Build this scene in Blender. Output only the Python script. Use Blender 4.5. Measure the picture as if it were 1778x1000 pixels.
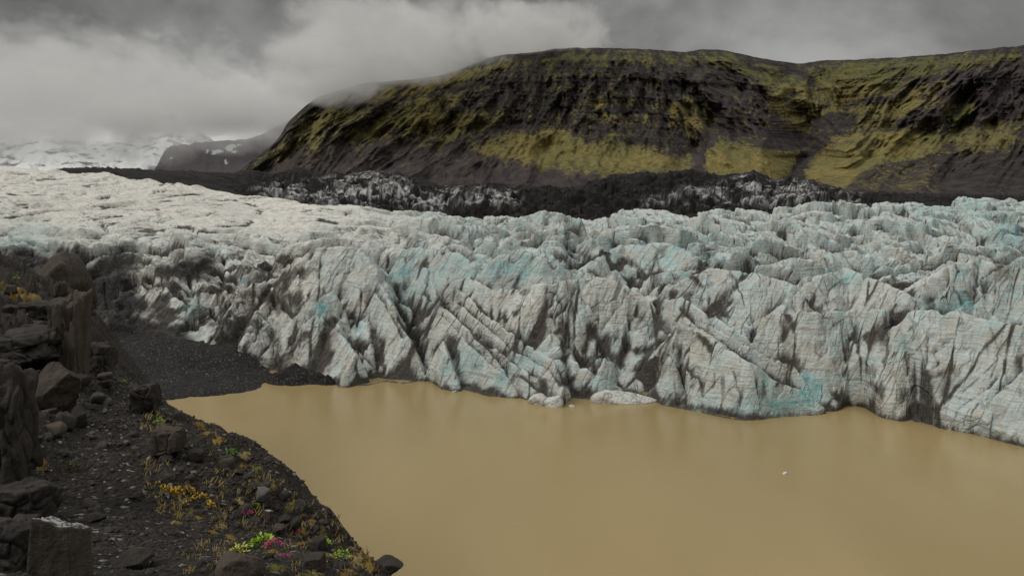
import bpy, math, random
import numpy as np
from mathutils import Vector
random.seed(7)
RNG = np.random.default_rng(11)
S = bpy.context.scene
COL = S.collection
for o in list(bpy.data.objects):
    bpy.data.objects.remove(o)

# ------------------------------------------------------------------ camera, sky, sun, exposure
F, CX, HY, EYE = 1270.0, 889.0, 380.0, 30.0      # focal length in photo pixels, centre column, horizon row, eye height
cam_d = bpy.data.cameras.new('camera')
cam = bpy.data.objects.new('camera', cam_d)
COL.objects.link(cam)
cam.location = (0, 0, EYE)
cam.rotation_euler = (math.radians(90), 0, 0)
cam_d.sensor_width = 36.0
cam_d.lens = 36.0 * F / 1778.0
cam_d.shift_y = -(500 - HY) / 1778.0
cam_d.clip_start = 0.1
cam_d.clip_end = 20000
S.camera = cam

SUN_EL, SUN_AZ = 44.0, 248.0      # degrees; azimuth clockwise from +Y (behind the viewer, to the left)
world = bpy.data.worlds.new('World')
S.world = world
world.use_nodes = True

class NT:
    """small node-tree writer"""
    def __init__(self, tree):
        self.t = tree
        tree.nodes.clear()
    def n(self, typ, ins=None, **props):
        nd = self.t.nodes.new(typ)
        for k, v in props.items():
            setattr(nd, k, v)
        for k, v in (ins or {}).items():
            self.set(nd.inputs[k], v)
        return nd
    def set(self, sock, v):
        if isinstance(v, bpy.types.NodeSocket):
            self.t.links.new(v, sock)
        elif isinstance(v, bpy.types.Node):
            self.t.links.new(v.outputs[0], sock)
        else:
            if isinstance(v, tuple) and len(v) == 3 and sock.type == 'RGBA':
                v = (*v, 1)
            sock.default_value = v
    def math(self, op, a, b=0.0, c=None, clamp=False):
        nd = self.t.nodes.new('ShaderNodeMath'); nd.operation = op; nd.use_clamp = clamp
        self.set(nd.inputs[0], a); self.set(nd.inputs[1], b)
        if c is not None: self.set(nd.inputs[2], c)
        return nd.outputs[0]
    def mix(self, fac, a, b, blend='MIX'):
        nd = self.t.nodes.new('ShaderNodeMix'); nd.data_type = 'RGBA'; nd.blend_type = blend
        self.set(nd.inputs[0], fac); self.set(nd.inputs[6], a); self.set(nd.inputs[7], b)
        return nd.outputs[2]
    def noise(self, vec, scale, detail=4, rough=0.55, dist=0.0):
        nd = self.n('ShaderNodeTexNoise', {'Vector': vec, 'Scale': scale, 'Detail': detail, 'Roughness': rough, 'Distortion': dist})
        return nd.outputs[0]
    def mapv(self, vec, scale=(1, 1, 1), rot=(0, 0, 0), loc=(0, 0, 0)):
        return self.n('ShaderNodeMapping', {'Vector': vec, 'Scale': scale, 'Rotation': rot, 'Location': loc}).outputs[0]
    def ramp(self, v, lo, hi, a=0.0, b=1.0):
        nd = self.n('ShaderNodeMapRange', {'Value': v, 'From Min': lo, 'From Max': hi, 'To Min': a, 'To Max': b})
        nd.interpolation_type = 'SMOOTHSTEP'
        return nd.outputs[0]
    def attr(self, name):
        return self.n('ShaderNodeAttribute', attribute_name=name).outputs['Fac']

w = NT(world.node_tree)
sky = w.n('ShaderNodeTexSky', sky_type='NISHITA', sun_disc=False)
sky.sun_elevation = math.radians(SUN_EL)
sky.sun_rotation = math.radians(SUN_AZ)
geo = w.n('ShaderNodeTexCoord').outputs['Generated']
sep = w.n('ShaderNodeSeparateXYZ', {'Vector': geo})
el = sep.outputs['Z']
# overcast deck: grey cloud with soft lobes, lighter low down in the gap over the ice field on the left, lighter towards the zenith
stretch = w.mapv(geo, scale=(1.0, 1.0, 1.7))
c1 = w.noise(stretch, 2.6, 6, 0.50, 0.2)
c2 = w.noise(w.mapv(geo, scale=(1, 1, 1.5), loc=(3.1, 1.7, 0.4)), 6.0, 6, 0.52, 0.3)
clouds = w.math('ADD', w.math('MULTIPLY', c1, 0.65), w.math('MULTIPLY', c2, 0.35))
gap_dir = w.n('ShaderNodeVectorMath', {0: geo, 1: (-0.385, 0.915, 0.12)}, operation='DOT_PRODUCT').outputs['Value']
gap = w.math('MULTIPLY', w.ramp(gap_dir, 0.92, 1.0), w.ramp(el, 0.19, 0.06))
low = w.ramp(el, 0.30, 0.10)
zen = w.ramp(el, 0.30, 0.95)
val = w.math('ADD', 0.195, w.math('MULTIPLY', low, 0.05))
east = w.ramp(sep.outputs['X'], 0.05, 0.6)
val = w.math('ADD', val, w.math('MULTIPLY', east, 0.10))
val = w.math('ADD', val, w.math('MULTIPLY', gap, 0.36))
val = w.math('ADD', val, w.math('MULTIPLY', zen, 0.95))
mod = w.ramp(clouds, 0.37, 0.61, 0.52, 1.34)
val = w.math('MULTIPLY', val, mod)
cl = w.n('ShaderNodeCombineColor', {'Red': w.math('MULTIPLY', val, 10.1), 'Green': w.math('MULTIPLY', val, 10.0), 'Blue': w.math('MULTIPLY', val, 9.7)})
skymix = w.mix(0.985, sky.outputs[0], cl.outputs[0])
bg = w.n('ShaderNodeBackground', {'Color': skymix, 'Strength': 0.1})
w.n('ShaderNodeOutputWorld', {'Surface': bg.outputs[0]})

sun_d = bpy.data.lights.new('sun', 'SUN')
sun_d.energy = 1.5
sun_d.angle = math.radians(24)
sun_d.color = (1.0, 0.96, 0.90)
sun = bpy.data.objects.new('sun', sun_d)
COL.objects.link(sun)
sd = Vector((math.sin(math.radians(SUN_AZ)) * math.cos(math.radians(SUN_EL)), math.cos(math.radians(SUN_AZ)) * math.cos(math.radians(SUN_EL)), math.sin(math.radians(SUN_EL))))
sun.rotation_euler = sd.to_track_quat('Z', 'Y').to_euler()
S.view_settings.view_transform = 'Standard'
S.view_settings.look = 'None'
S.view_settings.exposure = 0.0
S.view_settings.gamma = 1.0
S.view_settings.use_curve_mapping = False
S.cycles.volume_bounces = 10
S.cycles.max_bounces = 12
S.cycles.volume_step_rate = 2.0
S.cycles.volume_max_steps = 128

# ------------------------------------------------------------------ numeric helpers
def hash2(ix, iy, seed):
    h = (ix.astype(np.int64) * 374761393 + iy.astype(np.int64) * 668265263 + seed * 974634777) & 0xFFFFFFFF
    h = ((h ^ (h >> 13)) * 1274126177) & 0xFFFFFFFF
    h = ((h ^ (h >> 16)) * 2246822519) & 0xFFFFFFFF
    return ((h ^ (h >> 15)) & 0xFFFFFF).astype(np.float64) / 16777216.0
def perlin(x, y, seed=0):
    xi = np.floor(x); yi = np.floor(y); xf = x - xi; yf = y - yi
    u = xf * xf * xf * (xf * (xf * 6 - 15) + 10); v = yf * yf * yf * (yf * (yf * 6 - 15) + 10)
    def g(dx, dy):
        a = hash2(xi + dx, yi + dy, seed) * 2 * np.pi
        return np.cos(a) * (xf - dx) + np.sin(a) * (yf - dy)
    a = g(0, 0); b = g(1, 0); c = g(0, 1); d = g(1, 1)
    return (a + (b - a) * u + (c - a) * v + (a - b - c + d) * u * v) * 1.5
def fbm(x, y, seed=0, octv=4, gain=0.5, lac=2.03):
    s = 0; a = 1.0; f = 1.0; n = 0
    for i in range(octv):
        s = s + a * perlin(x * f, y * f, seed + 17 * i); n += a; a *= gain; f *= lac
    return s / n
def ridged(x, y, seed=0, octv=4, gain=0.5, lac=2.07):
    s = 0; a = 1.0; f = 1.0; n = 0
    for i in range(octv):
        s = s + a * (1 - np.abs(perlin(x * f, y * f, seed + 31 * i)) * 1.6); n += a; a *= gain; f *= lac
    return s / n
def sstep(a, b, x):
    t = np.clip((x - a) / (b - a), 0, 1)
    return t * t * (3 - 2 * t)
def worley(x, y, seed=0, k=6.0, jit=0.85):
    """soft cellular field: nearest, second nearest, cell number, softly blended random value and tilt"""
    xi = np.floor(x); yi = np.floor(y)
    f1 = np.full(x.shape, 9.0); f2 = np.full(x.shape, 9.0); cid = np.zeros(x.shape); ws = np.zeros(x.shape); vs = np.zeros(x.shape); ts = np.zeros(x.shape)
    for dx in (-1, 0, 1):
        for dy in (-1, 0, 1):
            cx = xi + dx; cy = yi + dy
            r1 = hash2(cx, cy, seed); r2 = hash2(cx, cy, seed + 5); r3 = hash2(cx, cy, seed + 9); r4 = hash2(cx, cy, seed + 13) - .5
            ex = x - (cx + .5 + jit * (r1 - .5)); ey = y - (cy + .5 + jit * (r2 - .5))
            d = np.sqrt(ex * ex + ey * ey)
            near = d < f1
            f2 = np.where(near, f1, np.minimum(f2, d)); cid = np.where(near, cx * 7919 + cy, cid); f1 = np.where(near, d, f1)
            wgt = np.exp(-k * d * d * 3)
            ws += wgt; vs += wgt * r3; ts += wgt * (ex * r4 * 2 - ey * 0.8)
    ws = np.maximum(ws, 1e-12)
    return f1, f2, cid, vs / ws, ts / ws
def boxblur(a, r, axis):
    pad = [(0, 0), (0, 0)]; pad[axis] = (r + 1, r)
    c = np.cumsum(np.pad(a, pad, mode='edge'), axis=axis)
    n = a.shape[axis]
    hi = np.take(c, np.arange(2 * r + 1, 2 * r + 1 + n), axis=axis); lo = np.take(c, np.arange(0, n), axis=axis)
    return (hi - lo) / (2 * r + 1)
def blur(a, r):
    for _ in range(2):
        a = boxblur(boxblur(a, r, 0), r, 1)
    return a
def inpoly(px, py, poly):
    """signed distance to a polygon (positive inside)"""
    P = np.array(poly, float); n = len(P)
    ins = np.zeros(px.shape, bool); dist = np.full(px.shape, 1e9)
    for i in range(n):
        x0, y0 = P[i]; x1, y1 = P[(i + 1) % n]
        if y0 != y1:
            c = ((y0 > py) != (y1 > py)) & (px < (x1 - x0) * (py - y0) / (y1 - y0) + x0)
            ins ^= c
        L = (x1 - x0) ** 2 + (y1 - y0) ** 2 + 1e-9
        t = np.clip(((px - x0) * (x1 - x0) + (py - y0) * (y1 - y0)) / L, 0, 1)
        dist = np.minimum(dist, np.hypot(px - x0 - t * (x1 - x0), py - y0 - t * (y1 - y0)))
    return np.where(ins, dist, -dist)
def tps_fit(P, lam=0.5):
    n = len(P); X = P[:, :2]; d = np.sqrt(((X[:, None] - X[None]) ** 2).sum(-1)) + 1e-9
    K = d * d * np.log(d) + lam * np.eye(n)
    A = np.zeros((n + 3, n + 3)); A[:n, :n] = K; A[:n, n] = 1; A[:n, n + 1:] = X; A[n, :n] = 1; A[n + 1:, :n] = X.T
    return X, np.linalg.solve(A, np.concatenate([P[:, 2], [0, 0, 0]]))
def tps_eval(m, x, y):
    X, c = m; n = len(X); out = c[n] + c[n + 1] * x + c[n + 2] * y
    for i in range(n):
        d2 = (x - X[i, 0]) ** 2 + (y - X[i, 1]) ** 2 + 1e-9
        out = out + c[i] * 0.5 * d2 * np.log(d2)
    return out
def W(px, py, d):
    return ((px - CX) / F * d, d, EYE + (HY - py) / F * d)

# ------------------------------------------------------------------ mesh helpers
def mesh_raw(name, V, Fc, mat, smooth=True, attrs=None):
    me = bpy.data.meshes.new(name)
    V = np.ascontiguousarray(V, np.float32); Fc = np.asarray(Fc, np.int32); k = Fc.shape[1]
    me.vertices.add(len(V)); me.vertices.foreach_set('co', V.ravel())
    me.loops.add(Fc.size); me.loops.foreach_set('vertex_index', Fc.ravel())
    me.polygons.add(len(Fc)); me.polygons.foreach_set('loop_start', np.arange(0, Fc.size, k, dtype=np.int32))
    me.polygons.foreach_set('loop_total', np.full(len(Fc), k, np.int32))
    me.polygons.foreach_set('use_smooth', np.full(len(Fc), smooth, bool))
    for a, v in (attrs or {}).items():
        at = me.attributes.new(a, 'FLOAT', 'POINT'); at.data.foreach_set('value', np.ascontiguousarray(v, np.float32).ravel())
    if mat is not None: me.materials.append(mat)
    me.update(calc_edges=True)
    return me
def add(name, me, parent=None, label=None, cat=None, group=None, kind=None, loc=None, rot=None, scale=None):
    o = bpy.data.objects.new(name, me)
    COL.objects.link(o)
    if parent is not None: o.parent = parent
    if label: o['label'] = label
    if cat: o['category'] = cat
    if group: o['group'] = group
    if kind: o['kind'] = kind
    if loc is not None: o.location = loc
    if rot is not None: o.rotation_euler = rot
    if scale is not None: o.scale = scale
    return o
def gridfaces(nr, nc):
    i = np.arange(nr * nc).reshape(nr, nc)
    return np.stack([i[:-1, :-1], i[:-1, 1:], i[1:, 1:], i[1:, :-1]], -1).reshape(-1, 4)
def gridnormals(X, Y, Z):
    dx = [np.gradient(a, axis=1) for a in (X, Y, Z)]; dy = [np.gradient(a, axis=0) for a in (X, Y, Z)]
    n = np.stack([dx[1] * dy[2] - dx[2] * dy[1], dx[2] * dy[0] - dx[0] * dy[2], dx[0] * dy[1] - dx[1] * dy[0]], -1)
    return n / (np.linalg.norm(n, axis=-1, keepdims=True) + 1e-12)

# ------------------------------------------------------------------ materials
def material(name):
    m = bpy.data.materials.new(name); m.use_nodes = True
    return m, NT(m.node_tree)
def finish(t, color, rough=0.8, bump=None, strength=0.5, dist=0.1, spec=0.3, **kw):
    ins = {'Base Color': color, 'Roughness': rough, 'Specular IOR Level': spec}
    ins.update(kw)
    if bump is not None:
        ins['Normal'] = t.n('ShaderNodeBump', {'Height': bump, 'Strength': strength, 'Distance': dist}).outputs[0]
    p = t.n('ShaderNodeBsdfPrincipled', ins)
    t.n('ShaderNodeOutputMaterial', {'Surface': p.outputs[0]})

def mat_ice():
    m, t = material('glacier_ice')
    pos = t.n('ShaderNodeNewGeometry').outputs['Position']
    n_big = t.noise(pos, 0.035, 5, 0.6)
    n_mid = t.noise(pos, 0.35, 5, 0.6)
    n_fine = t.noise(pos, 1.6, 5, 0.65)
    warm = t.math('ADD', t.attr('warm'), t.ramp(n_big, 0.35, 0.65, -0.25, 0.25), clamp=True)
    c = t.mix(warm, (0.50, 0.575, 0.565), (0.70, 0.665, 0.60))
    c = t.mix(t.ramp(n_mid, 0.40, 0.70), c, (0.50, 0.475, 0.415))
    blue = t.math('MULTIPLY', t.attr('blue'), t.ramp(n_mid, 0.30, 0.58, 1.0, 0.35))
    c = t.mix(blue, c, (0.15, 0.395, 0.41))
    # annual layers: fine near-level dirt lines, bent by a slow warp
    warp = t.n('ShaderNodeVectorMath', {0: pos, 1: t.n('ShaderNodeVectorMath', {0: t.n('ShaderNodeTexNoise', {'Vector': pos, 'Scale': 0.12, 'Detail': 3}).outputs[1], 1: (0, 0, 2.2)}, operation='MULTIPLY').outputs[0]}, operation='ADD').outputs[0]
    lay = t.noise(t.mapv(warp, scale=(0.10, 0.10, 2.6), rot=(0.05, 0.07, 0)), 1.0, 5, 0.7)
    c = t.mix(t.math('MULTIPLY', t.ramp(lay, 0.52, 0.70), t.attr('face')), c, (0.27, 0.245, 0.205))
    lay2 = t.noise(t.mapv(warp, scale=(0.30, 0.30, 7.0), rot=(0.05, 0.07, 0)), 1.0, 4, 0.65)
    c = t.mix(t.math('MULTIPLY', t.ramp(lay2, 0.50, 0.70, 0, 0.85), t.attr('face')), c, (0.22, 0.20, 0.17))
    # melt streaks running down the faces
    lean = t.mapv(warp, rot=(0, -0.52, 0))
    st = t.noise(t.mapv(lean, scale=(0.62, 0.25, 0.07)), 1.3, 6, 0.7, 0.2)
    c = t.mix(t.math('MULTIPLY', t.ramp(st, 0.55, 0.70, 0, 0.40), t.attr('face')), c, (0.16, 0.13, 0.10))
    vmap = t.mapv(lean, scale=(0.34, 0.16, 0.045))
    fr = t.n('ShaderNodeTexVoronoi', {'Vector': vmap, 'Scale': 1.0, 'Randomness': 1.0}, feature='DISTANCE_TO_EDGE').outputs['Distance']
    fr2 = t.n('ShaderNodeTexVoronoi', {'Vector': vmap, 'Scale': 2.4, 'Randomness': 1.0}, feature='DISTANCE_TO_EDGE').outputs['Distance']
    crk = t.math('MULTIPLY', t.ramp(fr, 0.040, 0.006), t.ramp(t.noise(pos, 0.15, 5, 0.65), 0.46, 0.62))
    crk2 = t.math('MULTIPLY', t.ramp(fr2, 0.050, 0.012), t.ramp(t.noise(pos, 0.22, 4, 0.6), 0.44, 0.62))
    crk = t.math('MAXIMUM', crk, t.math('MULTIPLY', crk2, 0.55))
    c = t.mix(t.math('MULTIPLY', crk, 0.68), c, (0.085, 0.07, 0.057))
    dirt_and_shade = t.ramp(t.math('ADD', t.attr('dirt_and_shade'), t.math('MULTIPLY', t.math('SUBTRACT', t.noise(t.mapv(lean, scale=(1, .6, .28)), 1.1, 6, 0.7), 0.5), 1.25)), 0.26, 1.0)  # attribute mixes dirt, darkened hollows and painted crevasse shade
    c = t.mix(t.math("MULTIPLY", dirt_and_shade, 0.97), c, (0.048, 0.040, 0.033))
    deb = t.math('MULTIPLY', t.attr('debris'), t.ramp(n_fine, 0.25, 0.5, 0.75, 1.05), clamp=True)
    c = t.mix(deb, c, (0.026, 0.022, 0.020))
    h = t.math('ADD', t.math('ADD', t.math('MULTIPLY', n_fine, 1.4), t.math('MULTIPLY', lay, 0.7)), t.math('MULTIPLY', st, 1.0))
    h = t.math('SUBTRACT', h, t.math('MULTIPLY', crk, 0.8))
    finish(t, c, 0.55, h, 0.85, 0.45, 0.25)
    return m
def mat_moraine():
    m, t = material('dirty_moraine')
    pos = t.n('ShaderNodeNewGeometry').outputs['Position']
    n1 = t.noise(pos, 0.12, 6, 0.65); n2 = t.noise(pos, 0.9, 4, 0.6)
    ice = t.math('MULTIPLY', t.attr('ice'), t.ramp(n1, 0.38, 0.55, 0.25, 1.1), clamp=True)
    c = t.mix(n2, (0.006, 0.0055, 0.0055), (0.020, 0.0175, 0.0165))
    c = t.mix(ice, c, t.mix(n2, (0.24, 0.24, 0.24), (0.62, 0.62, 0.60)))
    finish(t, c, 0.8, t.math('ADD', n1, n2), 0.6, 1.5, 0.15)
    return m
def mat_mountain():
    m, t = material('mountain_rock')
    pos = t.n('ShaderNodeNewGeometry').outputs['Position']
    n1 = t.noise(pos, 0.012, 7, 0.62); n2 = t.noise(pos, 0.07, 6, 0.65)
    g = t.noise(t.mapv(pos, scale=(1, 0.4, 0.35), rot=(0, 0.6, 0)), 0.06, 6, 0.65, 0.3)
    strata = t.noise(t.mapv(pos, scale=(0.30, 0.30, 1.1), rot=(0, 0.12, 0)), 0.07, 5, 0.65, 0.3)
    c = t.mix(t.ramp(n2, 0.3, 0.7), (0.025, 0.021, 0.0205), (0.060, 0.051, 0.048))
    c = t.mix(t.ramp(strata, 0.45, 0.62, 0, 0.6), c, (0.017, 0.015, 0.015))
    c = t.mix(t.attr('scree'), c, t.mix(t.ramp(g, 0.3, 0.7), (0.034, 0.027, 0.028), (0.062, 0.051, 0.050)))
    f = t.math('ADD', t.attr('moss'), t.math('MULTIPLY', t.math('SUBTRACT', t.noise(pos, 0.16, 6, 0.7), 0.5), 2.3))
    f = t.math('ADD', f, t.math('MULTIPLY', t.math('SUBTRACT', g, 0.5), 1.6))
    f = t.ramp(f, 0.28, 0.86)
    mc = t.mix(t.ramp(n1, 0.35, 0.65), (0.215, 0.172, 0.060), (0.158, 0.152, 0.060))
    mc = t.mix(t.ramp(n2, 0.35, 0.75, 0, 0.75), mc, (0.060, 0.047, 0.017))
    mc = t.mix(t.attr('green'), mc, (0.080, 0.088, 0.026))
    c = t.mix(f, c, mc)
    h = t.math('ADD', t.math('ADD', t.math('MULTIPLY', n2, 0.8), g), t.math('MULTIPLY', strata, 0.7))
    finish(t, c, 0.95, h, 0.9, 7.0, 0.1)
    return m
def mat_snowfield(rock_amount, rock=(0.16, 0.16, 0.165)):
    m, t = material('snowy_far_slope')
    pos = t.n('ShaderNodeNewGeometry').outputs['Position']
    n1 = t.noise(t.mapv(pos, scale=(1, 1, 1.8)), 0.010, 7, 0.68, 0.6)
    f = t.ramp(n1, rock_amount, rock_amount + 0.08)
    c = t.mix(f, rock, (0.60, 0.62, 0.61))
    f2 = t.attr('snow')
    c = t.mix(f2, t.mix(n1, (0.085, 0.074, 0.080), (0.14, 0.125, 0.132)), c)
    finish(t, c, 0.9, n1, 0.6, 30, 0.1)
    return m
def mat_gravel(name, ca, cb, moss=True, scale=1.0):
    m, t = material(name)
    pos = t.n('ShaderNodeNewGeometry').outputs['Position']
    n1 = t.noise(pos, 0.6 * scale, 5, 0.6); n2 = t.noise(pos, 7 * scale, 4, 0.7)
    v = t.n('ShaderNodeTexVoronoi', {'Vector': pos, 'Scale': 14.0 * scale, 'Randomness': 1.0})
    v2 = t.n('ShaderNodeTexVoronoi', {'Vector': pos, 'Scale': 4.5 * scale, 'Randomness': 1.0})
    cell = t.n('ShaderNodeSeparateColor', {'Color': v.outputs['Color']}).outputs[0]
    c = t.mix(cell, ca, cb)
    c = t.mix(t.ramp(n1, 0.35, 0.7, 0, 0.6), c, tuple(q * 0.55 for q in ca))
    c = t.mix(t.math('GREATER_THAN', cell, 0.965), c, (0.16, 0.15, 0.135))
    if moss:
        f = t.math('ADD', t.attr('moss'), t.math('MULTIPLY', t.math('SUBTRACT', n1, 0.5), 1.5))
        f = t.math('ADD', f, t.math('MULTIPLY', t.math('SUBTRACT', n2, 0.5), 1.2))
        c = t.mix(t.ramp(f, 0.45, 0.8), c, t.mix(n2, (0.050, 0.036, 0.013), (0.17, 0.115, 0.020)))
        r = t.math('MULTIPLY', t.attr('rock'), 1.0)
        c = t.mix(r, c, t.mix(t.noise(t.mapv(pos, scale=(1, 1, .3)), 2.5, 5, .65), (0.017, 0.014, 0.012), (0.058, 0.048, 0.040)))
    h = t.math('SUBTRACT', t.math('MULTIPLY', n2, 0.8), t.math('ADD', v.outputs['Distance'], t.math('MULTIPLY', v2.outputs['Distance'], 1.2)))
    finish(t, c, 0.9, h, 0.9, 0.08 / scale, 0.2)
    return m
def mat_rock(name, ca, cb, top=None, scale=1.0):
    m, t = material(name)
    tc = t.n('ShaderNodeTexCoord').outputs['Object']
    info = t.n('ShaderNodeObjectInfo').outputs['Random']
    v = t.n('ShaderNodeVectorMath', {0: tc, 1: t.n('ShaderNodeCombineXYZ', {'X': t.math('MULTIPLY', info, 37.0)}).outputs[0]}, operation='ADD').outputs[0]
    n1 = t.noise(v, 1.6 * scale, 6, 0.65); n2 = t.noise(v, 9 * scale, 5, 0.7)
    st = t.noise(t.mapv(v, scale=(2.2, 2.2, 0.35)), 2.2 * scale, 5, 0.6)
    c = t.mix(t.ramp(n1, 0.3, 0.7), ca, cb)
    c = t.mix(t.ramp(st, 0.5, 0.7, 0, 0.6), c, tuple(q * 0.5 for q in ca))
    c = t.mix(t.math('MULTIPLY', t.ramp(n2, 0.62, 0.72), 0.35), c, (0.14, 0.13, 0.115))
    c = t.mix(t.math('MULTIPLY', t.math('SUBTRACT', info, 0.5), 0.5), c, tuple(q * 1.6 for q in cb))
    if top is not None:
        nz = t.n('ShaderNodeSeparateXYZ', {'Vector': t.n('ShaderNodeNewGeometry').outputs['Normal']}).outputs['Z']
        f = t.ramp(t.math('ADD', nz, t.math('MULTIPLY', t.math('SUBTRACT', n2, 0.5), 0.9)), 0.72, 0.95)
        c = t.mix(f, c, top)
    finish(t, c, 0.85, t.math('ADD', t.math('MULTIPLY', n1, 1.3), t.math('ADD', n2, st)), 0.7, 0.06, 0.25)
    return m
def mat_leaf(name, a, b):
    m, t = material(name)
    info = t.n('ShaderNodeObjectInfo').outputs['Random']
    pos = t.n('ShaderNodeNewGeometry').outputs['Position']
    c = t.mix(t.noise(pos, 22, 3, 0.6), a, b)
    finish(t, c, 0.65, None, spec=0.2)
    return m
def mat_water():
    m, t = material('silty_water')
    pos = t.n('ShaderNodeNewGeometry').outputs['Position']
    n1 = t.noise(t.mapv(pos, scale=(1, 0.35, 1)), 0.04, 3, 0.5)
    c = t.mix(t.ramp(n1, 0.3, 0.7), (0.258, 0.194, 0.086), (0.300, 0.227, 0.104))
    rp = t.math('ADD', t.noise(pos, 1.8, 4, 0.6), t.math('MULTIPLY', t.noise(t.mapv(pos, scale=(1, 0.4, 1)), 6.0, 3, 0.6), 0.5))
    finish(t, c, 0.17, rp, 0.26, 0.10, 0.5, IOR=1.33)
    return m

M_ICE = mat_ice(); M_MOR = mat_moraine(); M_MTN = mat_mountain(); M_WATER = mat_water()
M_SLOPE = mat_gravel('dark_scree', (0.010, 0.0085, 0.0068), (0.043, 0.036, 0.0285))
M_BEACH = mat_gravel('black_gravel', (0.012, 0.011, 0.0105), (0.034, 0.031, 0.030), moss=False, scale=0.5)
M_ROCK = mat_rock('dark_basalt', (0.014, 0.012, 0.0105), (0.046, 0.039, 0.033))
M_ROCKP = mat_rock('pale_topped_basalt', (0.026, 0.021, 0.017), (0.066, 0.053, 0.042), top=(0.27, 0.27, 0.26))
M_ROCKB = mat_rock('brown_basalt', (0.024, 0.019, 0.0145), (0.062, 0.049, 0.037))
M_ROCKG = mat_rock('grey_basalt', (0.060, 0.055, 0.052), (0.15, 0.14, 0.13))
M_STONE = mat_rock('loose_stone', (0.020, 0.017, 0.015), (0.075, 0.066, 0.058))

# ------------------------------------------------------------------ glacier surface
WL = np.array([(-300, 520), (-150, 520), (60, 555), (150, 565), (300, 592), (420, 622), (470, 640), (510, 655), (560, 668), (600, 672), (640, 671), (665, 664), (700, 668), (745, 660), (775, 680), (805, 678), (850, 691), (905, 690), (945, 708), (976, 706), (990, 692), (1030, 697), (1072, 684), (1125, 692), (1150, 706), (1200, 715), (1272, 731), (1300, 733), (1427, 718), (1456, 712), (1470, 703), (1500, 706), (1530, 724), (1600, 737), (1690, 752), (1778, 775), (1950, 800)], float)
def d_front(px):
    py = np.interp(px, WL[:, 0], WL[:, 1])
    base = 30 * F / (py - HY)
    # towards the left the toe rests on the gravel, above the water
    toe = np.interp(px, [-150, 60, 150, 300, 420, 470, 520], [182, 172, 165, 150, 145, 143, 138])
    k = sstep(510, 430, px)
    return base * (1 - k) + toe * k
def z_front(px):
    return np.interp(px, [-150, 60, 150, 300, 420, 480, 2000], [10, 7.5, 6.0, 4.6, 2.2, -0.3, -0.3])
PROF = {
 -150: [(480, 187), (430, 200), (395, 235), (360, 300), (330, 420), (305, 650), (286, 900)],
 0: [(470, 186), (425, 197), (390, 230), (355, 300), (332, 420), (310, 620), (291, 900)],
 150: [(505, 178), (445, 198), (405, 235), (370, 300), (345, 400), (318, 600), (300, 800)],
 300: [(545, 159), (480, 175), (430, 200), (395, 250), (365, 340), (340, 450), (317, 620)],
 420: [(565, 152), (505, 165), (450, 190), (410, 230), (385, 300), (360, 400), (339, 520)],
 560: [(605, 139), (535, 150), (472, 168), (430, 195), (400, 240), (378, 320), (355, 440)],
 700: [(600, 139), (530, 148), (475, 161), (438, 180), (407, 220), (384, 290), (364, 420)],
 850: [(615, 127), (525, 138), (480, 152), (448, 168), (412, 205), (390, 260), (372, 400)],
 1000: [(610, 126), (505, 139), (470, 155), (432, 185), (403, 225), (385, 280), (369, 390)],
 1150: [(630, 122), (540, 133), (492, 150), (442, 185), (405, 230), (382, 290), (360, 400)],
 1300: [(660, 114), (590, 122), (525, 140), (462, 170), (416, 220), (385, 290), (359, 400)],
 1450: [(645, 119), (560, 124), (505, 145), (450, 175), (410, 220), (380, 290), (351, 420)],
 1600: [(660, 110), (560, 119), (492, 145), (442, 180), (405, 225), (375, 300), (346, 440)],
 1778: [(690, 99), (572, 112), (485, 140), (432, 180), (400, 225), (370, 300), (341, 450)],
 1950: [(700, 95), (572, 107), (482, 135), (432, 180), (400, 225), (368, 300), (337, 460)]}
NC, NR1, NR2, NRO = 1000, 560, 760, 660
pxc = np.linspace(-110, 1890, NC)
df = d_front(pxc)
df = np.convolve(np.pad(df, 2, 'edge'), np.ones(5) / 5, 'valid')
off = np.concatenate([np.linspace(-1.2, 52, NR1), 52 * np.exp(np.linspace(0.006, math.log(800 / 52), NR2))])
keys = sorted(PROF)
pk = np.array([PROF[k] for k in keys], float)                  # key column, row, (py, d)
zk = EYE + (HY - pk[:, :, 0]) / F * pk[:, :, 1]; dk = pk[:, :, 1] - d_front(np.array(keys, float))[:, None]
base = np.zeros((len(off), NC)); px_end = np.zeros(NC)
for j, p in enumerate(pxc):
    zz = [np.interp(p, keys, zk[:, r]) for r in range(7)]; dd = [max(1.6 + r, np.interp(p, keys, dk[:, r])) for r in range(7)]
    z0 = float(z_front(p))
    base[:, j] = np.interp(off, [-1.2, 0, 1.3] + [q for q in dd], [z0 - 3, z0 - .4, z0 + 1.3] + zz)
    px_end[j] = dd[-1]
    base[:, j] -= sstep(dd[-1], dd[-1] + 130, off) * 26
sm = base.copy()
for _ in range(2): sm = boxblur(boxblur(sm, 10, 1), 4, 0)
base = np.where((off < 1.5)[:, None], base, sm)
PX = np.broadcast_to(pxc, base.shape).copy(); OFF = np.broadcast_to(off[:, None], base.shape).copy()
D = df[None, :] + OFF
X = (PX - CX) / F * D; Y = D
SCRPY = HY - (base - EYE) * F / D                              # where that piece of ice lies in the photograph's rows (for zoning only)
frontz = sstep(60, 25, OFF) * sstep(330, 520, PX)
base = base - frontz * 4.8 * sstep(0, 5, OFF) - 2.0 * (D / 125) ** .8 * sstep(45, 140, OFF) * sstep(500, 900, PX)

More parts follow.
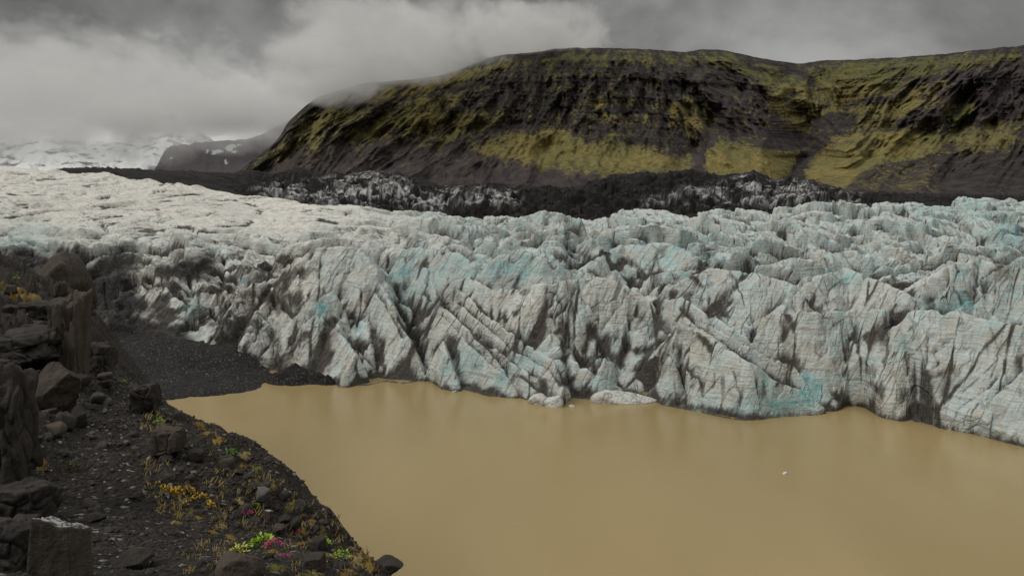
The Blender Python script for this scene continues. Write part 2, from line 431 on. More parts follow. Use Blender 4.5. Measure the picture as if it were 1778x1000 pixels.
# zones
smooth_top = np.clip(sstep(860, 480, PX) * sstep(456, 372, SCRPY), 0, 1)
chaos = sstep(640, 470, PX) * sstep(412, 478, SCRPY)
rightz = sstep(560, 900, PX)
wx = fbm(X / 14, Y / 14, 3, 3); wy = fbm(X / 14, Y / 14, 8, 3)
Xw = X + wx * 4; Yw = Y + wy * 4
# serac blocks in rows across the flow; blocks grow towards the back of the tongue
LV = np.log(D) / .095 + wy * .22
LU = (PX - 889) / 92 - .42 * LV + wx * .22
ca_, sa_ = math.cos(.55), math.sin(.55)
LU, LV = LU * ca_ - LV * sa_, LU * sa_ + LV * ca_
f1, f2, cid, val, tilt = worley(LU, LV, 21, 11.0, 1.0)
e = f2 - f1
gs = (D / 125) ** .8
amp = 3.4 * gs * (1 - .35 * sstep(90, 240, OFF)) * (1 - smooth_top) * (1 - .5 * chaos) * sstep(0.5, 10, OFF) * (0.30 + 0.70 * sstep(10, 38, OFF))
H = base + amp * ((val - .5) * 1.05 + tilt * 1.25 + (.18 - f1 * f1 * .55) - .6 * np.exp(-(e / .05) ** 2))
g1, g2, gid, gval, gtilt = worley(LU * 2.3 + 7.3, LV * 1.9 + 3.1, 33, 13.0, 1.0)
ge = g2 - g1
amp2 = gs * (1 - .5 * sstep(90, 240, OFF)) * (1.15 * rightz * (0.4 + .6 * sstep(15, 40, OFF)) + 1.9 * chaos) * (1 - smooth_top) * sstep(0.5, 8, OFF)
H = H + amp2 * ((gval - .5) * .95 + gtilt * 1.1 + (.14 - g1 * g1 * .4) - .40 * np.exp(-(ge / .05) ** 2))
# long fissures of the smoother upper-left field
t2 = math.radians(24)
far = np.clip(D / 260, 0.7, 3.0)
LA = (PX - CX) / F * 260 + wx * 3; LG = np.log(D) * 260 + wy * 3
Us = LA * math.cos(t2) + LG * math.sin(t2); Vs = -LA * math.sin(t2) + LG * math.cos(t2)
VL = LG + LA * (1.25 * sstep(-190, -60, LA) - .55) + fbm(LA / 40, LG / 50, 43, 3) * 26
r1 = ridged(LA / 62, VL / 34, 44, 4, .5); r2 = ridged(LA / 24 + 9, VL / 15, 48, 3, .5)
l1 = np.abs(fbm(LA / 44 + 3, VL / 30, 45, 3)); l2 = np.abs(fbm(LA / 18 + 3, VL / 15, 46, 3))
fis = np.clip(1.1 * np.exp(-(l1 / .055) ** 2) * sstep(-.2, .2, fbm(LA / 30, LG / 60, 47, 3)) + .8 * np.exp(-(l2 / .06) ** 2) * sstep(-.1, .3, fbm(LA / 22 + 4, LG / 40, 49, 3)) + .35 * sstep(.74, .88, r1) + .3 * sstep(.74, .88, r2), 0, 1.3)
und = fbm(LA / 40, VL / 30, 52, 4) * 2.4 + fbm(LA / 16, VL / 9, 55, 3) * 1.0
H = H + smooth_top * (und * far - 1.1 * fis * far)

# sharp ribs that run from back left to front right down to the water
rr_ = (.60 * X + .80 * Y) / (7.5 - 2.2 * chaos) + fbm(X / 20, Y / 20, 57, 4) * 2.0
fr_ = rr_ - np.floor(rr_); rid_ = np.floor(rr_)
saw = np.where(fr_ < .30, fr_ / .30, (1 - fr_) / .70)
ribamp = (.45 + .9 * hash2(rid_, np.floor(X / 23 + hash2(rid_, rid_ * 0, 7) * 3), 63)) * sstep(-.15, .30, fbm(X / 14, Y / 14, 59, 2))
rib_z = 2.7 * sstep(1, 8, OFF) * sstep(58, 26, OFF) * (1 - smooth_top) * (1 - .7 * sstep(1450, 1540, PX)) * (.85 + .3 * chaos)
H = H + rib_z * ribamp * (saw - .45)
ribgap = np.exp(-((fr_ - .02) / .05) ** 2) + np.exp(-((fr_ - 1.0) / .04) ** 2)
ribgap = np.clip(ribgap * ribamp, 0, 1) * np.clip(rib_z / 2.5, 0, 1)

# ------------------------------------------------------------------ named ice fins and blocks at the front: crest polylines (column, row, metres behind the waterline), near slope, far slope
FINS = [
 ('F1', [(600, 655, 1), (616, 626, 4), (600, 600, 9), (578, 560, 15)], 1.3, 1.6, 'dirty cone shaped ice fin left of the tall cone at the water'),
 ('F2', [(738, 662, .3), (706, 582, 7), (684, 545, 12), (660, 495, 19)], 1.7, 1.5, 'tall pointed ice cone standing at the water'),
 ('F3', [(792, 676, .2), (776, 626, 4.5), (770, 600, 8)], 1.8, 1.8, 'small dark edged ice cone at the water'),
 ('F4', [(976, 690, .4), (960, 640, 5), (920, 612, 8), (880, 588, 10), (840, 556, 12.5), (804, 520, 15.5), (780, 500, 17.5), (756, 494, 20), (735, 470, 27)], 2.5, 2.2, 'long ice fin slanting down to the water'),
 ('F4b', [(978, 699, .2), (920, 664, 3), (872, 630, 5.5), (840, 598, 7.5), (804, 570, 10), (765, 540, 13)], 2.6, 2.6, 'lower dark rib along the long ice fin'),
 ('F5', [(895, 688, 0.1), (862, 632, 4.5), (848, 605, 9)], 1.6, 1.5, None),
 ('F6', [(1074, 683, .2), (1035, 660, 3), (994, 637, 5), (984, 612, 9)], 1.5, 1.2, None),
 ('F9', [(1130, 688, .6), (1160, 620, 5), (1179, 571, 9.5), (1245, 604, 7), (1300, 645, 4.5)], 2.3, 1.3, 'broad wedge of ice with a slanting crest'),
 ('F10', [(1456, 711, .4), (1400, 684, 4), (1373, 648, 7), (1329, 626, 8.5), (1298, 604, 10), (1250, 573, 12.5), (1183, 529, 18), (1144, 540, 21)], 2.5, 2.3, 'long ice fin ending beside the blue ice'),
 ('F11', [(1427, 717, .2), (1364, 672, 3.2), (1311, 643, 4.6), (1296, 636, 7)], 1.9, 1.9, 'bluish ice wedge with a sharp left edge'),
 ('F12', [(1386, 662, 6), (1405, 655, 5.5), (1425, 668, 4), (1448, 706, 1)], 1.8, 2.0, 'blue hollowed ice block'),
 ('F13', [(1330, 552, 14), (1400, 547, 9.5), (1484, 545, 7.5)], 2.3, .5, None),
 ('F14', [(1492, 548, 7), (1534, 545, 7)], 2.4, .6, None),
 ('F15', [(1546, 536, 10), (1588, 530, 12)], 2.5, .6, None),
 ('F16', [(1540, 640, 2.5), (1556, 575, 5.5), (1590, 545, 6.8), (1663, 549, 7.2), (1711, 564, 7), (1778, 572, 7.4), (1850, 576, 7.4)], 1.7, .5, 'broad smooth ice wall at the water'),
 ('F17', [(1690, 728, .8), (1738, 668, 4), (1778, 648, 5), (1850, 640, 5)], 2.2, .8, None),
 ('F18', [(838, 468, 27), (868, 446, 30), (900, 438, 31), (940, 452, 31), (980, 472, 31), (1012, 484, 31)], 1.7, 1.5, 'wave shaped crest of pale blue ice'),
 ('F20', [(700, 440, 34), (724, 434, 32), (760, 436, 32), (796, 443, 31), (832, 470, 29)], 1.6, .9, None),
 ('F21', [(780, 494, 20), (812, 487, 21), (840, 500, 20), (860, 508, 20), (900, 506, 19), (944, 498, 19)], 1.7, 1.1, None),
 ('F22', [(950, 500, 19), (1000, 490, 19), (1050, 488, 19), (1100, 505, 18), (1140, 540, 19)], 1.6, 1.0, 'broad pale ice face streaked with slanting dark lines'),
 ('F23', [(455, 630, 1), (485, 590, 6), (520, 555, 10), (552, 536, 14), (578, 512, 19)], 1.6, 2.2, None),
 ('F24', [(420, 608, 1), (440, 560, 8), (470, 512, 15), (520, 470, 24)], 1.3, 1.7, None),
 ('F25', [(372, 600, 1), (400, 545, 9), (435, 507, 15), (462, 500, 19)], 1.4, 1.7, None),
 ('F26', [(219, 558, 5), (255, 512, 11), (285, 504, 12), (318, 532, 9)], 1.2, 1.4, 'arched dirty ice hump with pale ribs'),
 ('F27', [(505, 458, 24), (560, 434, 30), (620, 431, 31), (655, 470, 24)], 1.5, .9, None),
 ('F28', [(1160, 500, 30), (1230, 470, 36), (1300, 476, 36), (1380, 500, 30)], 1.4, .7, None),
 ('F29', [(1400, 488, 32), (1470, 470, 34), (1540, 498, 30), (1580, 520, 22)], 1.5, .7, None),
 ('F30', [(1600, 500, 26), (1640, 470, 32), (1700, 455, 38), (1778, 470, 36), (1840, 474, 36)], 1.7, .7, None),
 ('F31', [(1010, 470, 40), (1080, 430, 52), (1150, 424, 55), (1210, 450, 48)], 1.4, .7, None),
]
BID = np.full(H.shape, -1, int)                                # number of the fin or block that owns each grid point
fw1 = fbm(X / 6, Y / 6, 61, 4) * .75; fw2 = fbm(X / 6 + 40, Y / 6, 66, 4) * .75
crag = ridged(X / 3.2, Y / 3.2, 71, 3)
finH = np.full(H.shape, -50.0)
for i, (nm, pts, sn, sf, lab) in enumerate(FINS):
    P = []
    for (a, b, o_) in pts:
        P.append(W(a, b, float(d_front(np.array([a], float))[0]) + o_))
    if pts[0][0] > pts[-1][0]: P = P[::-1]
    P = np.array(P)
    R = 16
    msk = (X > P[:, 0].min() - R) & (X < P[:, 0].max() + R) & (Y > P[:, 1].min() - R) & (Y < P[:, 1].max() + R)
    x = X[msk] + fw1[msk]; y = Y[msk] + fw2[msk]
    bd = np.full(x.shape, 1e9); bz = np.zeros(x.shape); bs = np.zeros(x.shape)
    be = np.zeros(x.shape, bool)
    for si, (a, b) in enumerate(zip(P[:-1], P[1:])):
        ux, uy = b[0] - a[0], b[1] - a[1]; L2 = ux * ux + uy * uy + 1e-9
        t = np.clip(((x - a[0]) * ux + (y - a[1]) * uy) / L2, 0, 1)
        qx = x - a[0] - t * ux; qy = y - a[1] - t * uy; d = np.hypot(qx, qy)
        cr = ux * qy - uy * qx
        c = d < bd
        bd = np.where(c, d, bd); bz = np.where(c, a[2] + t * (b[2] - a[2]), bz); bs = np.where(c, cr, bs)
        be = np.where(c, ((t <= 0) & (si == 0)) | ((t >= 1) & (si == len(P) - 2)), be)
    near = bs < 0
    slope = np.where(be, max(sn, sf) * 1.15, np.where(near, sn, sf))
    toe = nm in ('F1', 'F2', 'F3', 'F5', 'F6', 'F11', 'F12', 'F17')
    h = bz + (1.4 if nm in ('F4', 'F4b', 'F10', 'F9', 'F23', 'F24', 'F25') else 1.1 if toe else .6) - slope * (1.25 if toe else 1.0) * (np.sqrt(bd * bd + .16) - .4) + (crag[msk] - .6) * np.minimum(1.2, bd * .5)
    old = finH[msk]
    ow = h > old
    finH[msk] = np.where(ow, h, old)
    b_ = BID[msk]; b_[ow] = i; BID[msk] = b_
isfin = finH > H
kk = np.clip(.5 + .5 * (finH - H) / 0.4, 0, 1)
H = np.where(finH > -40, H * (1 - kk) + finH * kk - 0.5 * kk * (1 - kk), H)
CIDI = (np.abs(cid) % 100003).astype(int) + 1000
BID = np.where(isfin, BID, CIDI)
BID = np.where((smooth_top > .45), -1, BID)
# slanting seams that cut the faces, leaning to the right as they climb
s1 = X * .88 - H * .50 + Y * .12 + fbm(X / 8, (Y + H) / 8, 83, 3) * 1.6
q1 = (Y + H)
seam_a = np.abs(perlin(s1 / 5.2, q1 / 34, 91)); seam_b = np.abs(perlin(s1 / 2.3 + 5, q1 / 20, 93)); gate = sstep(-.10, .35, fbm(X / 13, q1 / 13, 97, 3))
seam = np.clip(np.exp(-(seam_a / .055) ** 2) * gate + .6 * np.exp(-(seam_b / .06) ** 2) * sstep(0, .4, fbm(X / 9 + 7, q1 / 9, 98, 3)), 0, 1) * (1 - smooth_top) * sstep(.2, 3, OFF)
lift = fbm(s1 / 3.4, q1 / 30, 95, 3)
H = H - .75 * seam * np.clip(D / 130, .6, 2) + .6 * lift * (1 - smooth_top) * sstep(.2, 4, OFF) * np.clip(D / 130, .6, 2)
# finer facets everywhere
H = H + (ridged(X / 2.4, Y / 2.4, 81, 3) - .62) * (.35 + .6 * chaos) * (1 - .5 * smooth_top) * sstep(.2, 3, OFF) * np.clip(D / 130, .6, 2.2)
H = np.where(OFF < -.4, np.minimum(H, z_front(PX) - 2.5), H)

# resample every column so the rows follow the steep faces
PYt = HY - (H - EYE) * F / D
vis = np.abs(np.diff(PYt, axis=0)); dist_ = np.diff(np.broadcast_to(np.log(D), H.shape), axis=0) * 420
met = np.sqrt((vis * 1.0) ** 2 + dist_ ** 2) + 1e-6
met = boxblur(boxblur(boxblur(met, 13, 1), 13, 1), 1, 0)
back_ = sstep(40, 110, OFF)[1:]
met = met * (1 - back_) + boxblur(boxblur(boxblur(met, 70, 1), 70, 1), 3, 0) * back_
met = met * (met.sum(0).mean() / met.sum(0))
cum = np.concatenate([np.zeros((1, NC)), np.cumsum(met, 0)], 0)
arrs = dict(H=H, OFF=OFF, BID=None, e=e, ge=ge, seam=seam, fis=fis, smooth_top=smooth_top, chaos=chaos, lift=lift, wx=wx)
tgt = np.linspace(0, 1, NRO)
idx = np.stack([np.interp(tgt * cum[-1, j], cum[:, j], np.arange(len(off))) for j in range(NC)], 1)
i_lo = np.clip(np.floor(idx).astype(int), 0, len(off) - 2); fr = idx - i_lo
def rs(a):
    return np.take_along_axis(a, i_lo, 0) * (1 - fr) + np.take_along_axis(a, i_lo + 1, 0) * fr
BID = np.take_along_axis(BID, np.where(fr > .5, i_lo + 1, i_lo), 0)
H, OFF, e, ge, seam, fis, smooth_top, chaos, lift, LAr, VLr, ribgap = [rs(a) for a in (H, OFF, e, ge, seam, fis, smooth_top, chaos, lift, LA, VL, ribgap)]
PX = np.broadcast_to(pxc, H.shape); rightz = sstep(560, 900, PX)
D = df[None, :] + OFF; X = (PX - CX) / F * D; Y = D
s1 = X * .88 - H * .50 + Y * .12 + fbm(X / 8, (Y + H) / 8, 83, 3) * 1.6; q1 = Y + H
PYt = HY - (H - EYE) * F / D

# dirt in cracks and slanting bands, hollows darkened, crevasse shade painted along fin borders; debris covers the left toe
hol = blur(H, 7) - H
sc = np.clip(D / 130, .8, 4)
dn = fbm(X / 9, q1 / 9, 99, 4)
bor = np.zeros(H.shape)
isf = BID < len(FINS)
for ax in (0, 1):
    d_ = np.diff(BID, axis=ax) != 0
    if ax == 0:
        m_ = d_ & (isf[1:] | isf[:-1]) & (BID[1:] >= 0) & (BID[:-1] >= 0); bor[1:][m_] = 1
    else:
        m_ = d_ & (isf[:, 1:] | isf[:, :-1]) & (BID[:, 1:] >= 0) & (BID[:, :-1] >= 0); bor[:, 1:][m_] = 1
bor = np.clip(blur(bor, 2) * 4, 0, 1)  # mask of the painted crevasse shade beside the fins
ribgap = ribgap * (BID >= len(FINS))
dirt_and_shade = .36 * (1 - .45 * sstep(40, 120, OFF)) * sstep(.22, 1.4, hol / sc + .35 * dn) + .85 * bor * sstep(-.45, .15, dn) + .8 * ribgap
dirt_and_shade = dirt_and_shade + (.95 * np.exp(-(e / .04) ** 2) + .75 * np.exp(-(ge / .035) ** 2) * (rightz + chaos) * .7) * (1 - smooth_top) * sstep(-.3, .3, dn + .1)
dirt_and_shade = dirt_and_shade + .95 * seam + .25 * np.clip(blur(seam, 4) * 2, 0, 1)
band2 = fbm(s1 / 6 + 5, q1 / 36, 95, 4, .6)
dirt_and_shade = dirt_and_shade + .38 * sstep(.12, .5, band2) * (1 - smooth_top) + .35 * sstep(.0, .4, -lift) * (1 - smooth_top)
dirt_and_shade = dirt_and_shade + smooth_top * (1.1 * sstep(.30, .85, fis) + .16 * sstep(-.05, .4, fbm(LAr / 40, VLr / 14, 103, 5)))
dirt_and_shade = dirt_and_shade + chaos * (.16 + .55 * sstep(-.2, .35, fbm(X / 6, q1 / 6, 107, 4)))
mud = fbm(X / 22, q1 / 22, 111, 3)
dirt_and_shade = dirt_and_shade + .22 * sstep(.05, .4, mud) + .35 * sstep(1.6, .2, H + .8 * dn) * sstep(430, 520, PX)
bandw = fbm(X / 4, q1 / 4, 118, 4) * 9
carve = np.zeros(H.shape)
for pts, wd_, st_ in [([(756, 500), (775, 530), (810, 560), (850, 600), (880, 640), (930, 665), (975, 695)], 7, 1), ([(800, 522), (850, 565), (890, 600), (960, 640), (975, 668)], 5, .9), ([(770, 545), (815, 590), (850, 625), (905, 668)], 4, .7),
        ([(1183, 530), (1210, 560), (1260, 590), (1310, 625), (1345, 650), (1390, 668)], 6, 1), ([(1205, 545), (1280, 585), (1330, 612), (1375, 640)], 3, .7), ([(1144, 548), (1168, 575), (1150, 620), (1128, 680)], 13, .75), ([(1035, 575), (1055, 600), (1030, 650)], 7, .7),
        ([(965, 500), (940, 560), (905, 605)], 4, .8), ([(1000, 495), (960, 560), (920, 615)], 4, .8), ([(1110, 480), (1060, 545), (1030, 580)], 4, .7), ([(1150, 555), (1070, 580), (1000, 640)], 3, .6),
        ([(640, 545), (662, 590), (668, 645)], 6, 1), ([(690, 545), (720, 590), (745, 640)], 4, .9), ([(655, 500), (690, 560), (700, 580)], 5, .8), ([(575, 560), (620, 600), (655, 640)], 4, .8), ([(560, 520), (520, 570), (480, 625)], 4, .8), ([(600, 530), (565, 590), (545, 640)], 4, .7), ([(470, 500), (430, 560), (400, 605)], 4, .8), ([(520, 470), (470, 530), (440, 590)], 5, .8), ([(430, 470), (390, 520), (350, 560)], 5, .8),
        ([(400, 545), (440, 530), (470, 560)], 4, .7), ([(745, 470), (735, 500), (750, 520)], 7, .9), ([(1480, 548), (1490, 600), (1503, 690)], 5, .8), ([(1538, 545), (1542, 600), (1520, 680)], 7, .8), ([(1612, 575), (1607, 650), (1604, 735)], 3, .8), ([(1730, 650), (1690, 690), (1640, 735)], 4, .7), ([(1778, 640), (1700, 700), (1660, 745)], 3, .7), ([(1690, 560), (1640, 600), (1560, 640)], 3, .5),
        ([(1300, 470), (1240, 540), (1180, 600)], 4, .6), ([(1420, 470), (1360, 520), (1300, 560)], 5, .7), ([(1330, 560), (1300, 590), (1260, 600)], 10, .5), ([(1560, 430), (1500, 480), (1470, 540)], 5, .6), ([(1700, 460), (1690, 510), (1640, 540)], 6, .8), ([(1640, 400), (1580, 440), (1540, 470)], 4, .6), ([(1250, 400), (1200, 450), (1170, 490)], 4, .6), ([(880, 400), (850, 440), (830, 470)], 4, .6), ([(620, 430), (590, 470), (570, 510)], 4, .6), ([(1370, 650), (1350, 690), (1335, 730)], 3, .7), ([(1275, 640), (1290, 690), (1272, 728)], 6, .7), ([(1215, 640), (1180, 690), (1165, 705)], 5, .6)]:
    dl = np.full(H.shape, 1e9)
    for (ax_, ay_), (bx2_, by2_) in zip(pts[:-1], pts[1:]):
        L2_ = (bx2_ - ax_) ** 2 + (by2_ - ay_) ** 2; t_ = np.clip(((PX + bandw - ax_) * (bx2_ - ax_) + (PYt + bandw * .6 - ay_) * (by2_ - ay_)) / L2_, 0, 1)
        dl = np.minimum(dl, np.hypot(PX + bandw - ax_ - t_ * (bx2_ - ax_), PYt + bandw * .6 - ay_ - t_ * (by2_ - ay_)))
    lw_ = (1.2 + wd_ * .38) * (.6 + .9 * sstep(-.35, .35, dn))
    dirt_and_shade = np.maximum(dirt_and_shade, st_ * 1.1 * np.exp(-(dl / lw_) ** 2)); dirt_and_shade = dirt_and_shade + .16 * st_ * np.exp(-(dl / (wd_ * 2.6)) ** 2) * sstep(-.1, .4, dn)
    carve = np.maximum(carve, st_ * np.exp(-(dl / (lw_ * 1.3)) ** 2))
dirt_and_shade = dirt_and_shade + .5 * sstep(.55, .1, H + .3 * dn) * sstep(430, 520, PX)
deb = np.zeros(H.shape)
wob = fbm(X / 10, q1 / 10, 115, 4) * 45
for poly, soft in [([(130, 470), (190, 440), (245, 430), (215, 500), (175, 570), (260, 600), (150, 600), (100, 560)], 14),
                   ([(180, 575), (230, 545), (300, 560), (340, 590), (300, 625), (170, 620)], 12),
                   ([(-60, 440), (60, 430), (150, 440), (140, 520), (-60, 560)], 16),
                   ([(290, 455), (370, 445), (380, 475), (300, 480)], 12),
                   ([(170, 525), (230, 500), (260, 530), (190, 590)], 12)]:
    deb = np.maximum(deb, sstep(-soft, soft, inpoly(PX + wob * .5, PYt + wob * .6, poly)))
deb = np.maximum(deb, .55 * chaos * sstep(.1, .4, fbm(X / 8 + 3, q1 / 5, 117, 4)) * sstep(520, 380, PX))
blue = .26 * rightz * sstep(-.05, .45, fbm(X / 18, q1 / 18, 121, 3)) * (1 - smooth_top)
blue = blue + .55 * np.exp(-((e - .06) / .06) ** 2) * sstep(.05, .35, fbm(X / 11 + 9, q1 / 11, 123, 3)) * (1 - smooth_top)
blue = blue + .12 * sstep(.1, .4, fbm(X / 7, q1 / 9, 125, 3)) * (1 - smooth_top)
for (bx, by, rx, ry, s_) in [(905, 462, 75, 26, .75), (1408, 680, 20, 20, 1.9), (1345, 705, 70, 26, .35), (1350, 700, 60, 25, .55), (800, 640, 45, 40, .55), (560, 535, 16, 26, 1.0), (770, 470, 70, 28, .5), (30, 415, 60, 30, .6), (330, 545, 26, 36, .7), (1440, 655, 60, 40, .35), (1480, 486, 40, 14, .9), (1640, 530, 60, 14, .6), (1748, 410, 30, 25, .8), (1660, 365, 90, 20, .5), (700, 500, 20, 50, .6), (1150, 440, 120, 30, .4), (1050, 665, 45, 22, .4), (1740, 500, 60, 60, .3)]:
    blue = blue + s_ * np.exp(-((PX - bx) / rx) ** 2 - ((PYt - by) / ry) ** 2)
blue = blue + 1.1 * (BID == 10) * sstep(-.35, .1, fbm(X / 2.2, q1 / 2.2, 127, 3)) + .25 * (BID == 9)
dirt_and_shade = np.clip(dirt_and_shade, 0, 1) * (1 - .75 * np.clip(blue - .35, 0, 1))
H = H - 1.1 * carve * sstep(.5, 3, OFF)
N = gridnormals(X, Y, H)
face = np.clip(1.15 - np.abs(N[..., 2]) * 1.0, .15, 1)
warm = np.clip(.18 + .60 * smooth_top + .4 * chaos - .2 * rightz * sstep(20, 60, OFF) + .25 * mud, 0, 1)

FULL = gridfaces(*H.shape)
VV = np.stack([X, Y, H], -1).reshape(-1, 3); NN = N.reshape(-1, 3)
AT = {'dirt_and_shade': dirt_and_shade.ravel(), 'blue': np.clip(blue, 0, 1.7).ravel(), 'debris': np.clip(deb, 0, 1).ravel(), 'face': face.ravel(), 'warm': warm.ravel()}
fid = BID[:-1, :-1].ravel().copy()
# share of the picture each block takes up, to choose the ones big enough to be told apart
SX = PX[:-1, :-1].ravel(); SY = PYt[:-1, :-1].ravel()
facing = -(N[..., 0] * X + N[..., 1] * Y + N[..., 2] * (H - EYE))[:-1, :-1].ravel()
own = {}
okf = (fid >= 0) & (facing > 0) & (SX > 0) & (SX < 1778)
uu, cc = np.unique(fid[okf], return_counts=True)
order = uu[np.argsort(-cc)]
dmed = {}
chosen = [u for u, c in zip(uu, cc) if u < len(FINS) or c > 330]
chosen = sorted(chosen, key=lambda u: -cc[list(uu).index(u)])[:240]
def sub_mesh(name, sel):
    f = FULL[sel]
    used, inv = np.unique(f, return_inverse=True)
    me = mesh_raw(name, VV[used], inv.reshape(f.shape), M_ICE, True, {a: v[used] for a, v in AT.items()})
    me.normals_split_custom_set_from_vertices(NN[used])
    return me
rest = ~np.isin(fid, chosen)
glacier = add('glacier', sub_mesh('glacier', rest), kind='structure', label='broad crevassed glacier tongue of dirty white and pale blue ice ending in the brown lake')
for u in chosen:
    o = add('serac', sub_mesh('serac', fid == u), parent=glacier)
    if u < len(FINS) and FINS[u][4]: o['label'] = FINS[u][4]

# ------------------------------------------------------------------ water and bedrock sheet
def plane(name, x0, x1, y0, y1, z, mat, n=2):
    xs = np.linspace(x0, x1, n); ys = np.linspace(y0, y1, n); gx, gy = np.meshgrid(xs, ys)
    return mesh_raw(name, np.stack([gx, gy, np.full(gx.shape, z)], -1).reshape(-1, 3), gridfaces(n, n), mat)
add('ground', plane('ground', -9000, 9000, -3000, 12000, -6, M_BEACH), kind='structure')
add('lake_water', plane('lake_water', -400, 500, -200, 200, 0, M_WATER), kind='structure')

# ------------------------------------------------------------------ black gravel beach by the ice toe
bp = []
for (a, b) in [(230, 706), (290, 697), (350, 690), (430, 680), (455, 667), (470, 652), (466, 640)]:
    bp.append(W(a, b, 30 * F / (b - HY)))
bp = [(x, y, 0.05) for x, y, z in bp]
bp += [W(420, 612, 145), W(395, 600, 147), W(300, 588, 151), W(180, 578, 160), W(100, 590, 160), W(250, 640, 138), W(350, 640, 139), W(170, 640, 138), W(400, 650, 136.5), W(0, 640, 140), W(100, 700, 122)]
bp += [(x_ + 3, y_ - 9, -2.4) for x_, y_, z_ in bp[:4]] + [(bp[4][0] + 7, bp[4][1] - 3, -2.4), (bp[5][0] + 8, bp[5][1], -2.4), (bp[6][0] + 8, bp[6][1] + 4, -2.4)]
bm_ = tps_fit(np.array(bp), .2)
gx, gy = np.meshgrid(np.linspace(-150, -36, 330), np.linspace(108, 190, 240))
gz = tps_eval(bm_, gx, gy) + fbm(gx / 9, gy / 9, 131, 4) * .55 + (ridged(gx / 5, gy / 2.5, 133, 3) - .6) * .25
gz = np.maximum(gz, -3)
add('gravel_beach', mesh_raw('gravel_beach', np.stack([gx, gy, gz], -1).reshape(-1, 3), gridfaces(*gx.shape), M_BEACH), kind='structure')

# ------------------------------------------------------------------ mountain behind
RIDGE = np.array([(392, 306), (415, 297), (450, 270), (475, 250), (490, 232), (497, 215), (510, 203), (535, 180), (560, 165), (580, 160), (620, 148), (650, 143), (700, 140), (760, 132), (800, 122), (840, 104), (870, 96), (920, 92), (960, 86), (1000, 83), (1050, 84), (1110, 85), (1150, 88), (1190, 91), (1220, 86), (1255, 87), (1290, 95), (1320, 101), (1360, 108), (1390, 111), (1420, 106), (1480, 104), (1560, 100), (1640, 94), (1700, 87), (1778, 79), (1900, 70), (2050, 66)], float)
mc, mr = 760, 300
mpx = np.linspace(388, 2050, mc)
rpy = np.interp(mpx, RIDGE[:, 0], RIDGE[:, 1]); rpy = np.convolve(np.pad(rpy, 2, 'edge'), np.ones(5) / 5, 'valid') + fbm(mpx / 25, mpx * 0, 141, 4) * 2.2
fpy = np.interp(mpx, [388, 415, 450, 600, 900, 2050], [308, 304, 330, 350, 362, 366])
v = np.linspace(0, 1, mr)[:, None]
MPX = np.broadcast_to(mpx, (mr, mc)); MPY = fpy + (rpy - fpy) * v
Df = np.interp(mpx, [388, 500, 700, 2050], [1330, 1150, 1050, 980]); Dr = np.interp(mpx, [388, 420, 560, 800, 1100, 1390, 1700, 2050], [1345, 1370, 1560, 1750, 1800, 2050, 1750, 1700])
gv = np.interp(v, [0, .35, .55, .82, .93, 1], [0, .46, .62, .74, .86, 1])
MD = Df + (Dr - Df) * gv
az = (MPX - CX) / F * 1400; zz = (HY - MPY) / F * MD
wv = fbm(az / 200, zz / 160, 151, 3) * 30
lean = np.interp(mpx, [388, 700, 900, 1050, 1230, 1340, 1400, 1470, 1640, 1800, 2050], [.9, .75, .4, .05, -.40, -.35, 0, .7, .6, .4, .3])
az0 = az; az = az - lean * zz
gul = ridged((az + wv) / 130, zz / 230, 153, 5, .55)
gul2 = ridged((az + wv * .6) / 44, zz / 105, 157, 4, .55)
gul3 = ridged((az + wv * .3) / 17, zz / 40, 158, 4, .55)
strat = fbm(az0 / 300, (zz - az0 * .30 * sstep(100, -300, az0) + wv * .25) / 18, 159, 4, .6)
cliff = sstep(.45, .6, v) * sstep(1.0, .86, v)
rugged = (.18 + .82 * sstep(.30, .58, v)) * (1 - .45 * sstep(1400, 1450, MPX) * sstep(1690, 1600, MPX))
MDd = (gul - .6) * -120 * sstep(0, .25, v) * (1 - .6 * sstep(.9, 1, v)) + ((gul2 - .6) * -38 + (gul3 - .6) * -11) * rugged * (.25 + .75 * cliff) + strat * 6 * (.1 + cliff)
# ravine with its stream, side gully, spur shoulders
def groove(pts, wid, dep):
    P = np.array(pts, float); out = np.zeros(MPX.shape)
    for a, b in zip(P[:-1], P[1:]):
        L = ((b - a) ** 2).sum(); t = np.clip(((MPX - a[0]) * (b[0] - a[0]) + (MPY - a[1]) * (b[1] - a[1])) / L, 0, 1)
        d = np.hypot(MPX - a[0] - t * (b[0] - a[0]), MPY - a[1] - t * (b[1] - a[1]))
        out = np.maximum(out, np.exp(-(d / wid) ** 2))
    return out * dep
RAV = [(1392, 112), (1425, 150), (1440, 185), (1405, 215), (1395, 240), (1410, 265), (1385, 290), (1370, 315)]
MDd = MDd + groove(RAV, 48, 150) + groove(RAV, 12, 35) + groove([(1240, 200), (1225, 240), (1180, 295)], 14, 40) + groove([(1700, 190), (1665, 240), (1640, 300)], 30, 60) + groove([(1080, 130), (1090, 200)], 20, 45) + groove([(930, 110), (960, 190)], 22, 50)
MDD = MD + MDd * sstep(388, 470, MPX)
bx_ = (MPX - CX) / F * MDD; by_ = MDD; bz_ = EYE + (HY - MPY) / F * MDD
